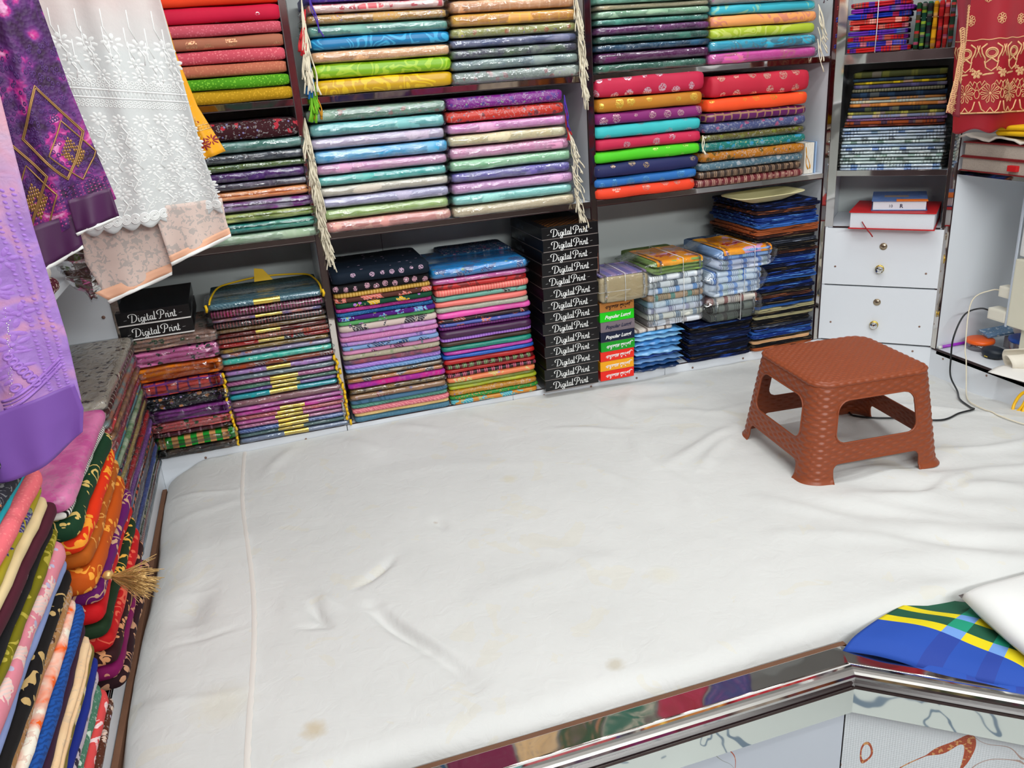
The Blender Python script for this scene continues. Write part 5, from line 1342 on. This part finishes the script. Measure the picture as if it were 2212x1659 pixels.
g3=Garment([(-.335,.745),(-.330,.69),(-.325,.640)],[(-.212,.745),(-.212,.70),(-.208,.676)],-.584,[(.006,9,0,1)],slant=.03); g3.sheet('sheer_border',HB,ga,24,14)
b=Garment([(-.326,.652),(-.325,.638)],[(-.209,.688),(-.208,.675)],-.5855,[(.006,9,1,0)],slant=.03); b.sheet('peach_hem',simple('peach_hem','e8b090',.7),ga,20,3)
b=Garment([(-.325,.640),(-.325,.634)],[(-.208,.676),(-.208,.670)],-.587,[(.006,9,1,0)],slant=.03); b.sheet('white_piping',M['string'],ga,20,2,thick=.003)
# yellow strip
O=Vector((-.27,-.45,1.45)); ga=empty('embroidered_scarf',O,'marigold yellow garment with maroon flower embroidery hanging behind the white one','garment')
g=Garment([(-.36,1.45),(-.33,1.1),(-.31,1.0),(-.29,.91),(-.272,.80)],[(-.285,1.45),(-.258,1.105),(-.249,1.007),(-.229,.912),(-.192,.822)],-.45,[(.004,14,0,1)],slant=.02)
g.sheet('yellow_cloth',simple('marigold_silk','e8a008',.5,var=.06,bump=.15,bs=90),ga,24,60,lambda u:-.0)
e=Emb(g); e2=Emb(g,.0015)
for k in range(14):
    v=.50+.03*k; u=.62+.2*math.sin(k*1.9); e2.petal(u,v,.06,.018,-1.2+k,.001,.8); e.line([(u+.1*math.cos(a*.7),v+.012*math.sin(a*.9)) for a in range(7)],.0008); e.ring(.88,v,.03,.006,.0006,8)
for k in range(2):
    for j in range(9): e2.petal(.62+.22*k,.935-.01*k,.2,.034,j*.7+.2,.001,.3)
    e.disc(.62+.22*k,.935-.01*k,.03,.006)
for vv in (.845,.868): e.line([(i/12,vv) for i in range(13)],.0012)
for i in range(12): e.line([(i/12,.866),((i+.5)/12,.847),((i+1)/12,.866)],.0008)
e.build('gold_embroidery',M['goldth'],ga); mo_=e2.build('maroon_embroidery',simple('maroon_thread','8c1820',.6),ga); mo_['kind']='stuff'
# purple
O=Vector((-.42,-.90,1.45)); ga=empty('embroidered_kurta',O,'purple and magenta printed garment with gold diamond embroidery, hanging at left','garment')
t=NT('purple_print'); v=t.coord(); f=t.new('ShaderNodeValToRGB'); els=f.color_ramp.elements; els[0].position=.36; els[0].color=lin('34103c'); els[1].position=.62; els[1].color=lin('c02888')
for p_,c_ in ((.46,'4c1c60'),(.54,'6c2878'),(.68,'e0a0c8')): x=els.new(p_); x.color=lin(c_)
t.link(t.noise(v,22,3,1),f.inputs[0]); t.link(f.outputs[0],t.b.inputs['Base Color']); t.b.inputs['Roughness'].default_value=.6; t.bump(t.vor(v,190),.5,.002); PUR=t.m
g=Garment([(-.53,1.45),(-.475,1.07),(-.480,.95),(-.482,.86),(-.484,.735)],[(-.43,1.45),(-.39,1.071),(-.379,.963),(-.363,.859),(-.352,.795)],-.90,[(.010,8,0,1),(.003,19,1,.6)],slant=.04)
g.sheet('printed_panel',PUR,ga,40,70)
e=Emb(g,.0026); gd=Emb(g,.0018); pu=Emb(g,.001); pk_=Emb(g,.001)
def dia(E,u,v,a,b,r=.0016):
    c=((0,-1),(1,0),(0,1),(-1,0)); E.line([(u+a*(c[k][0]*(1-t_/7)+c[(k+1)%4][0]*t_/7),v+b*(c[k][1]*(1-t_/7)+c[(k+1)%4][1]*t_/7)) for k in range(4) for t_ in range(7)],r,5,True)
for (u,v,A_,B_) in ((.62,.66,.34,.17),(.10,.80,.34,.15)):
    for d_ in (0,.02): dia(e,u,v,A_-d_,B_-d_*.4,.0011)
    u2,v2=u+.14,v+.07; dia(e,u2,v2,.24,.115,.0012); 
    for a in range(-5,6):
        for b_ in range(-5,6):
            if abs(a)+abs(b_)<=5 and abs(a)+abs(b_)>1: gd.disc(u2+a*.023,v2+b_*.0105,.014,.007,.0012)
    for i in range(190):
        x,y=q.uniform(-1,1),q.uniform(-1,1)
        if .45<abs(x)+abs(y)<.95: pu.ring(u+.32*x,v+.16*y,.016,.0065,.0011,7)
for i in range(320): pu.ring(q.uniform(.03,.99),q.uniform(.36,.9),.015,.006,.0010,7)
for k in range(9):
    for i in range(24): pk_.disc((i+.5)/24,.86+.015*k,.016,.0052,.0014)
e.build('gold_diamond_cord',simple('antique_gold','a8804c',.4,metal=.4),ga); gq=gd.build('gold_sequins',simple('bronze_sequin','98703c',.35,metal=.5,var=.5,vs=300),ga); gq['kind']='stuff'; pu.build('purple_rings',simple('violet_thread','4c2468',.5),ga); pk_.build('pink_beads',simple('pink_thread','b03880',.5,var=.5,vs=90),ga)
pl_=simple('purple_satin','481848',.5,bump=.2,bs=40)
b=Garment([(-.41,.805),(-.41,.757)],[(-.353,.815),(-.349,.773)],-.912,[(.005,9,0,1)],slant=.02); b.sheet('purple_hem',pl_,ga,16,8)
b=Garment([(-.41,.7575),(-.41,.754)],[(-.349,.7735),(-.349,.770)],-.9135,[(.005,9,0,1)],slant=.02); b.sheet('white_piping',M['string'],ga,16,2,thick=.002)
b=Garment([(-.485,.77),(-.472,.708)],[(-.405,.785),(-.407,.736)],-.918,[(.004,9,2,1)],slant=.02); b.sheet('purple_hem',pl_,ga,16,8)
b=Garment([(-.4725,.709),(-.472,.705)],[(-.407,.7365),(-.407,.7325)],-.9195,[(.004,9,2,1)],slant=.02); b.sheet('white_piping',M['string'],ga,16,2,thick=.002)
# lilac
O=Vector((-.46,-1.15,1.45)); ga=empty('embroidered_kurta',O,'lilac garment with raised tone-on-tone embroidery hanging nearest at left edge','garment')
t=NT('lilac_print'); v=t.coord(); f=t.new('ShaderNodeValToRGB'); els=f.color_ramp.elements; els[0].position=.35; els[0].color=lin('9870bc'); els[1].position=.66; els[1].color=lin('c890b8')
x=els.new(.5); x.color=lin('a880cc'); t.link(t.noise(v,20,2,.8),f.inputs[0])
sx2=t.new('ShaderNodeSeparateXYZ'); t.link(t.tc.outputs['Object'],sx2.inputs[0]); mr=t.new('ShaderNodeMapRange'); t.link(sx2.outputs[2],mr.inputs[0]); mr.inputs[1].default_value=-.66; mr.inputs[2].default_value=-.54
up=t.mix(t.noise(v,30,2,1),lin('b8b0d4'),lin('e89090')); t.link(t.mix(mr.outputs[0],f.outputs[0],up),t.b.inputs['Base Color']); t.b.inputs['Roughness'].default_value=.6; t.bump(t.noise(v,70,3,.6),.5,.004); LIL=t.m
g=Garment([(-.60,1.45),(-.56,.95),(-.56,.80),(-.56,.65),(-.55,.53)],[(-.46,1.45),(-.409,.95),(-.413,.80),(-.410,.66),(-.414,.570)],-1.15,[(.008,7,0,1),(.003,17,1,.6)],slant=.02)
g.sheet('embroidered_panel',LIL,ga,40,80,lambda u:-.0)
e=Emb(g,.0014); q=random.Random(8)
for u0_,w_ in ((.78,.03),(.86,.03),(.93,.03)):
    for i in range(46):
        v=.42+.0115*i; e.petal(u0_-.02,v,.05,.010,.6+(.0 if i%2 else .3),.0028,.6)
for i in range(7): v=.845-.018*i+.0*i; e.ring(.70-.022*i,v+.03,.030,.0085,.0024,12)
for k in range(3):
    e.line([(.40+.52*i/14-.0,.895-.075*(i/14)**2+.012*k) for i in range(15)],.0022 if k!=1 else .0012)
for i in range(26): e.petal(.38+.56*i/26,.918-.078*(i/26)**2,.022,.010,1.3,.002,.6)
for i in range(5): e.petal(.50+.03*i,.80+.018*i,-.12,.03,.5,.003,.4); e.petal(.46,.60+.05*i,.22,.03,-.5,.003,.4); e.petal(.60,.62+.045*i,.18,.028,.6,.003,.4)
e.ring(.55,.865,.04,.010,.0022,14)
for i in range(5): e.flower(.62+.1*(i%2),.50+.06*i,.14,.03,6,i,.003,.5)
e.build('lilac_embroidery',simple('lilac_thread','a878d0',.55,var=.12,vs=60,bump=.5,bs=400),ga)
sq=Emb(g,.002)
for i in range(60): sq.disc(.66-.2*(i/60)+q.uniform(-.015,.015),.66+.27*i/60,.006,.0016,.0012)
sq.build('silver_sequins',M['chrome'],ga)
b=Garment([(-.553,.572),(-.55,.52),(-.532,.488)],[(-.412,.60),(-.409,.565),(-.417,.534)],-1.166,[(.006,8,0,1),(.003,15,1,1)],slant=.02)
LH=simple('lilac_satin','7c50a8',.55,bump=.3,bs=30); b.sheet('plain_hem',LH,ga,24,20,lambda u:.012*math.sin(u*math.pi)+.0)
# red
O=Vector((1.75,-.45,1.45)); ga=empty('lace_bordered_saree',O,'red saree with gold cutwork lace border hanging at the upper right','saree')
RS=simple('red_silk','980c1e',.42,var=.2,vs=12,bump=.25,bs=22); LC=simple('beige_lace_cord','d8a878',.6,metal=.15,bump=.3,bs=500)
g=Garment([(1.60,1.45),(1.628,1.02),(1.632,.92),(1.640,.84),(1.656,.742)],[(1.96,1.45),(1.96,1.02),(1.97,.92),(1.97,.84),(1.97,.728)],-.45,[(.010,11,0,.8),(.003,25,1,.6)],slant=-.03)
g.sheet('red_silk_panel',RS,ga,70,60)
e=Emb(g,.0016)
def lz(z): # z -> v
    return (1.45-z)/(1.45-.742)*1.0 if False else None
def vz(z):
    Z=[1.45,1.02,.92,.84,.742]
    for i in range(4):
        if z>=Z[i+1]: return (i+(Z[i]-z)/(Z[i]-Z[i+1]))/4
    return 1
for (u,z) in ((.12,.968),(.36,.970),(.55,.965),(.8,.97),(.25,1.03),(.6,1.04)):
    v=vz(z)
    for i in range(8): e.ring(u+.022*math.cos(.785*i),v+.022*math.sin(.785*i),.012,.010,.0009,7)
    e.disc(u,v,.008,.008)
e.line([(i/50,vz(.921)+.003*math.sin(i)) for i in range(51)],.0013)
for k in range(5):
    u=.10+.203*k; v=vz(.888); e.cu=u; e.ku=1.4
    e.ring(u,v,.030,.038,.0022,16); e.ring(u,v,.022,.026,.0012,14)
    for s_ in (-1,1):
        e.line([(u,v+.04),(u+.03*s_,v+.075),(u+.035*s_,v+.035),(u+.05*s_,v),(u+.055*s_,v-.04),(u+.025*s_,v-.07)],.0022)
        e.line([(u+.055*s_,v+.03),(u+.072*s_,v-.02),(u+.065*s_,v-.06)],.0016)
    e.line([(u-.035,v+.06),(u-.028,v+.11),(u,v+.14),(u+.028,v+.11),(u+.035,v+.06)],.0019)
    v2=vz(.838); e.flower(u+.07,v2,.034,.032,6,k,.0016,.7); e.flower(u+.04,v2-.03,.018,.018,5,k,.0014,.7)
    e.petal(u+.02,v2,-.05,.03,.2,.0012,.4); e.petal(u+.1,v2+.01,.04,.03,-.3,.0012,.4)
    v3=vz(.790)
    for i in range(10):
        a=6.283*i/10; e.line([(u+.010*math.cos(a),v3+.012*math.sin(a)),(u+.046*math.cos(a+.16),v3+.05*math.sin(a+.16)),(u+.054*math.cos(a),v3+.062*math.sin(a)),(u+.046*math.cos(a-.16),v3+.05*math.sin(a-.16))],.0014,5,True)
    e.disc(u,v3,.008,.01)
    for s_ in (-1,1): e.line([(u+.06*s_,v3-.02),(u+.075*s_,v3-.06),(u+.055*s_,v3-.075),(u+.045*s_,v3-.05),(u+.03*s_,v3-.078),(u+.02*s_,v3-.062)],.0015,5,True)
    e.ring(u+.072,v3+.005,.016,.028,.0012,9)
    e.line([(u-.06,v3+.05),(u-.045,v3+.10),(u-.02,v3+.125),(u,v3+.09),(u+.02,v3+.125),(u+.045,v3+.10),(u+.06,v3+.05)],.0020)
    e.line([(u-.072,min(1,v3+.128)),(u-.04,min(1,v3+.142)),(u,min(1,v3+.148)),(u+.04,min(1,v3+.142)),(u+.072,min(1,v3+.128))],.0022)
e.ku=1
e.build('gold_lace_border',LC,ga)
b=Garment([(1.652,.765),(1.664,.694)],[(1.97,.75),(1.97,.682)],-.442,[(.008,12,0,.6)],slant=-.03); b.sheet('plain_red_hem',RS,ga,50,10,lambda u:.006*math.sin(u*23))
g=Garment([(1.565,1.45),(1.583,1.02),(1.612,.915),(1.604,.83),(1.586,.752)],[(1.62,1.45),(1.636,1.02),(1.636,.93),(1.634,.84),(1.640,.735)],-.468,[(.006,7,1,2)],slant=.01)
g.sheet('folded_edge',simple('deep_red_silk','7c1022',.5,bump=.3,bs=30),ga,20,60); e=Emb(g,.0014)
for i in range(44):
    v=.42+.0132*i; e.ring(.16+.06*math.sin(i*.9),v,.13,.006,.0012,9); e.line([(.30,v),(.42+.1*math.sin(i),v+.006),(.30,v+.012)],.0010)
e.line([(.02,.42+.58*i/40) for i in range(41)],.0016); e.line([(.92,.30+.5*i/40) for i in range(41)],.0020)
for i in range(26): e.ring(.90,.3+.019*i,.09,.008,.0010,8)
for i in range(5): e.flower(.5,.78+.045*i,.32,.022,9,i,.0012,.4)
e.build('lace_edging',LC,ga)
rail((-.40,-.60,1.46),-.14,.2,'chrome hanging rail above the white garment'); rail((-.33,-.45,1.46),-.12,.1,'chrome hanging rail above the yellow garment'); rail((-.5,-.90,1.46),-.1,.14,'chrome hanging rail above the purple garment'); rail((-.55,-1.15,1.46),-.1,.14,'chrome hanging rail above the lilac garment'); rail((1.56,-.455,1.46),-.04,.45,'chrome hanging rail above the red saree')
# hanging plastic pack with leafy print between purple and white garments
V=[];F=[]; q=random.Random(9)
for i in range(17):
    t_=i/16; w=.062*(math.sin(math.pi*min(1,t_*1.08))**.5 if t_<.93 else .2)*(1-.5*t_)
    for j in range(14):
        a=2*math.pi*j/14; V.append((w*math.cos(a)*(1+q.uniform(-.25,.25)),.5*w*math.sin(a)*(1+q.uniform(-.3,.3)),-.15*t_+q.uniform(-1,1)*.003))
for i in range(16):
    for j in range(14): l=(j+1)%14; F.append((i*14+j,i*14+l,(i+1)*14+l,(i+1)*14+j))
o=mesh('crumpled_packet',V,F,cloth_mat('584438','fl','5c7038'),None,True,(-.487,-.52,.725)); tag(o,'crumpled film-wrapped leafy print packet hanging below the purple garment','packet')
V2=[(v_[0]*1.15,v_[1]*1.3,v_[2]*1.06+.004) for v_ in V]; mesh('plastic_sleeve',V2,F,M['filmh'],o,False)
# ---------------------------------------------------------------- saree tassels
def tas(st_,i,side,n,ln,mat,dx=0,dirv=(0,-.12,-1),r=.0011,sp=.02,wav=.006,nm='tassel'):
    o=THINGS[st_][i]; L=max(v_.co.x for v_ in o.data.vertices); h=max(v_.co.z for v_ in o.data.vertices)
    x=(-.004 if side<0 else L+.004)+dx; return strands(nm,(x,-.014,h*.5),n,ln,mat,o,sp,r,dirv,True,hash((st_,i))%997 if False else i*31+len(st_)*7+n,wav,8,4)
CRM_=M['cream']; cg=simple('cord_green','6cb010',.7); cbl=simple('cord_blue','1468a8',.7); cr=simple('cord_red','c82028',.7); cpu=simple('cord_violet','4828a0',.7); cyl=simple('cord_ochre','c8880c',.7)
tas('s3',0,-1,20,.17,CRM_,-.008,(-.06,-.10,-1)); tas('s3',0,-1,4,.09,cpu,.01,(.16,-.2,-1)); tas('s3',1,-1,10,.10,cr,-.004,(-.22,-.1,-1),.0022,.02)
tas('s3',2,-1,22,.16,CRM_,-.006,(-.08,-.15,-1),.0012,.03); tas('s3',3,-1,8,.11,CRM_,-.006,(-.10,-.15,-1)); tas('s3',4,-1,12,.12,cbl,-.006,(-.10,-.15,-1),.0018,.012); tas('s3',5,-1,3,.085,CRM_,.004,(.10,-.3,-1),.0015,.02)
tas('s3',6,-1,14,.115,cg,-.002,(-.10,-.25,-1),.0021,.03); tas('s3',7,-1,8,.07,cyl,.002,(.05,-.3,-1),.0018,.04)
for i in range(10): tas('s5',i,-1,15 if i else 26,(.10,.13,.14,.13,.12,.11,.12,.13,.14,.10)[i],CRM_,-.002,(-.05+.012*i,-.16,-1),.0011,.026)
for i in (0,1): tas('s6',i,1,4,.09,cpu if i==0 else cr,0,(.05,-.1,-1),.0012,.02)
for i in range(3,10): tas('s6',i,1,7 if i<9 else 14,.075 if i<9 else .10,CRM_,0,(.22,-.2,-1),.0011,.03)
for i in range(0,7): tas('s4',i,1,8 if i<5 else 14,.11 if i<5 else .13,CRM_,-.002,(.06,-.16,-1),.0010,.02)
for i in range(1,5): tas('s8',i,1,3,.09,CRM_,0,(.18,-.15,-1),.0011,.03)
tas('s8',0,1,10,.03,simple('cord_plum','4c3440',.7),0,(1,-.1,-.5),.001,.04)
tas('s10',6,1,2,.085,cyl,-.004,(-.02,-.25,-1),.0011,.01)
tas('s9',4,1,2,.055,CRM_,0,(.0,-.25,-1),.0016,.01)

# ---------------------------------------------------------------- sarees added out of frame, seen only as colour in the mirrored edges
HC=['701840','28306c','b06020','206050','a02848','c8a878','482060','184868','8c2030','d0c0b0','305038','903878']
def hangrow(x0,x1,y,z0,z1,n,lab,grp,rz):
    for i in range(n):
        w=(x1-x0)/n; V=[];F=[]; q=random.Random(i*7+n)
        for j in range(9):
            for k in range(13): V.append((w*.92*k/12,.012*math.sin(k*1.1+i)+.004*math.sin(k*2.3),(z1-z0)*j/8))
        for j in range(8):
            for k in range(12): a=j*13+k; F.append((a,a+1,a+14,a+13))
        c=HC[(i*5+n)%12]; o=mesh('reflected_saree',V,F,cloth_mat(c,('fl','bg','pa','ab')[i%4],HC[(i*7+3)%12]),None,True,(x0+w*i,y,z0)); md=o.modifiers.new('s','SOLIDIFY'); md.thickness=.002
        tag(o,lab+', '+OW[i]+' from left','saree',grp)
hangrow(-.5,1.55,-.03,1.24,1.95,9,'colourful out-of-frame saree added above the back shelves for mirror reflections','sarees added above the back shelves',0)
hangrow(-1.0,2.3,-3.52,.1,1.5,12,'colourful out-of-frame saree added on the wall behind the viewer for reflections','sarees added on the front wall',0)
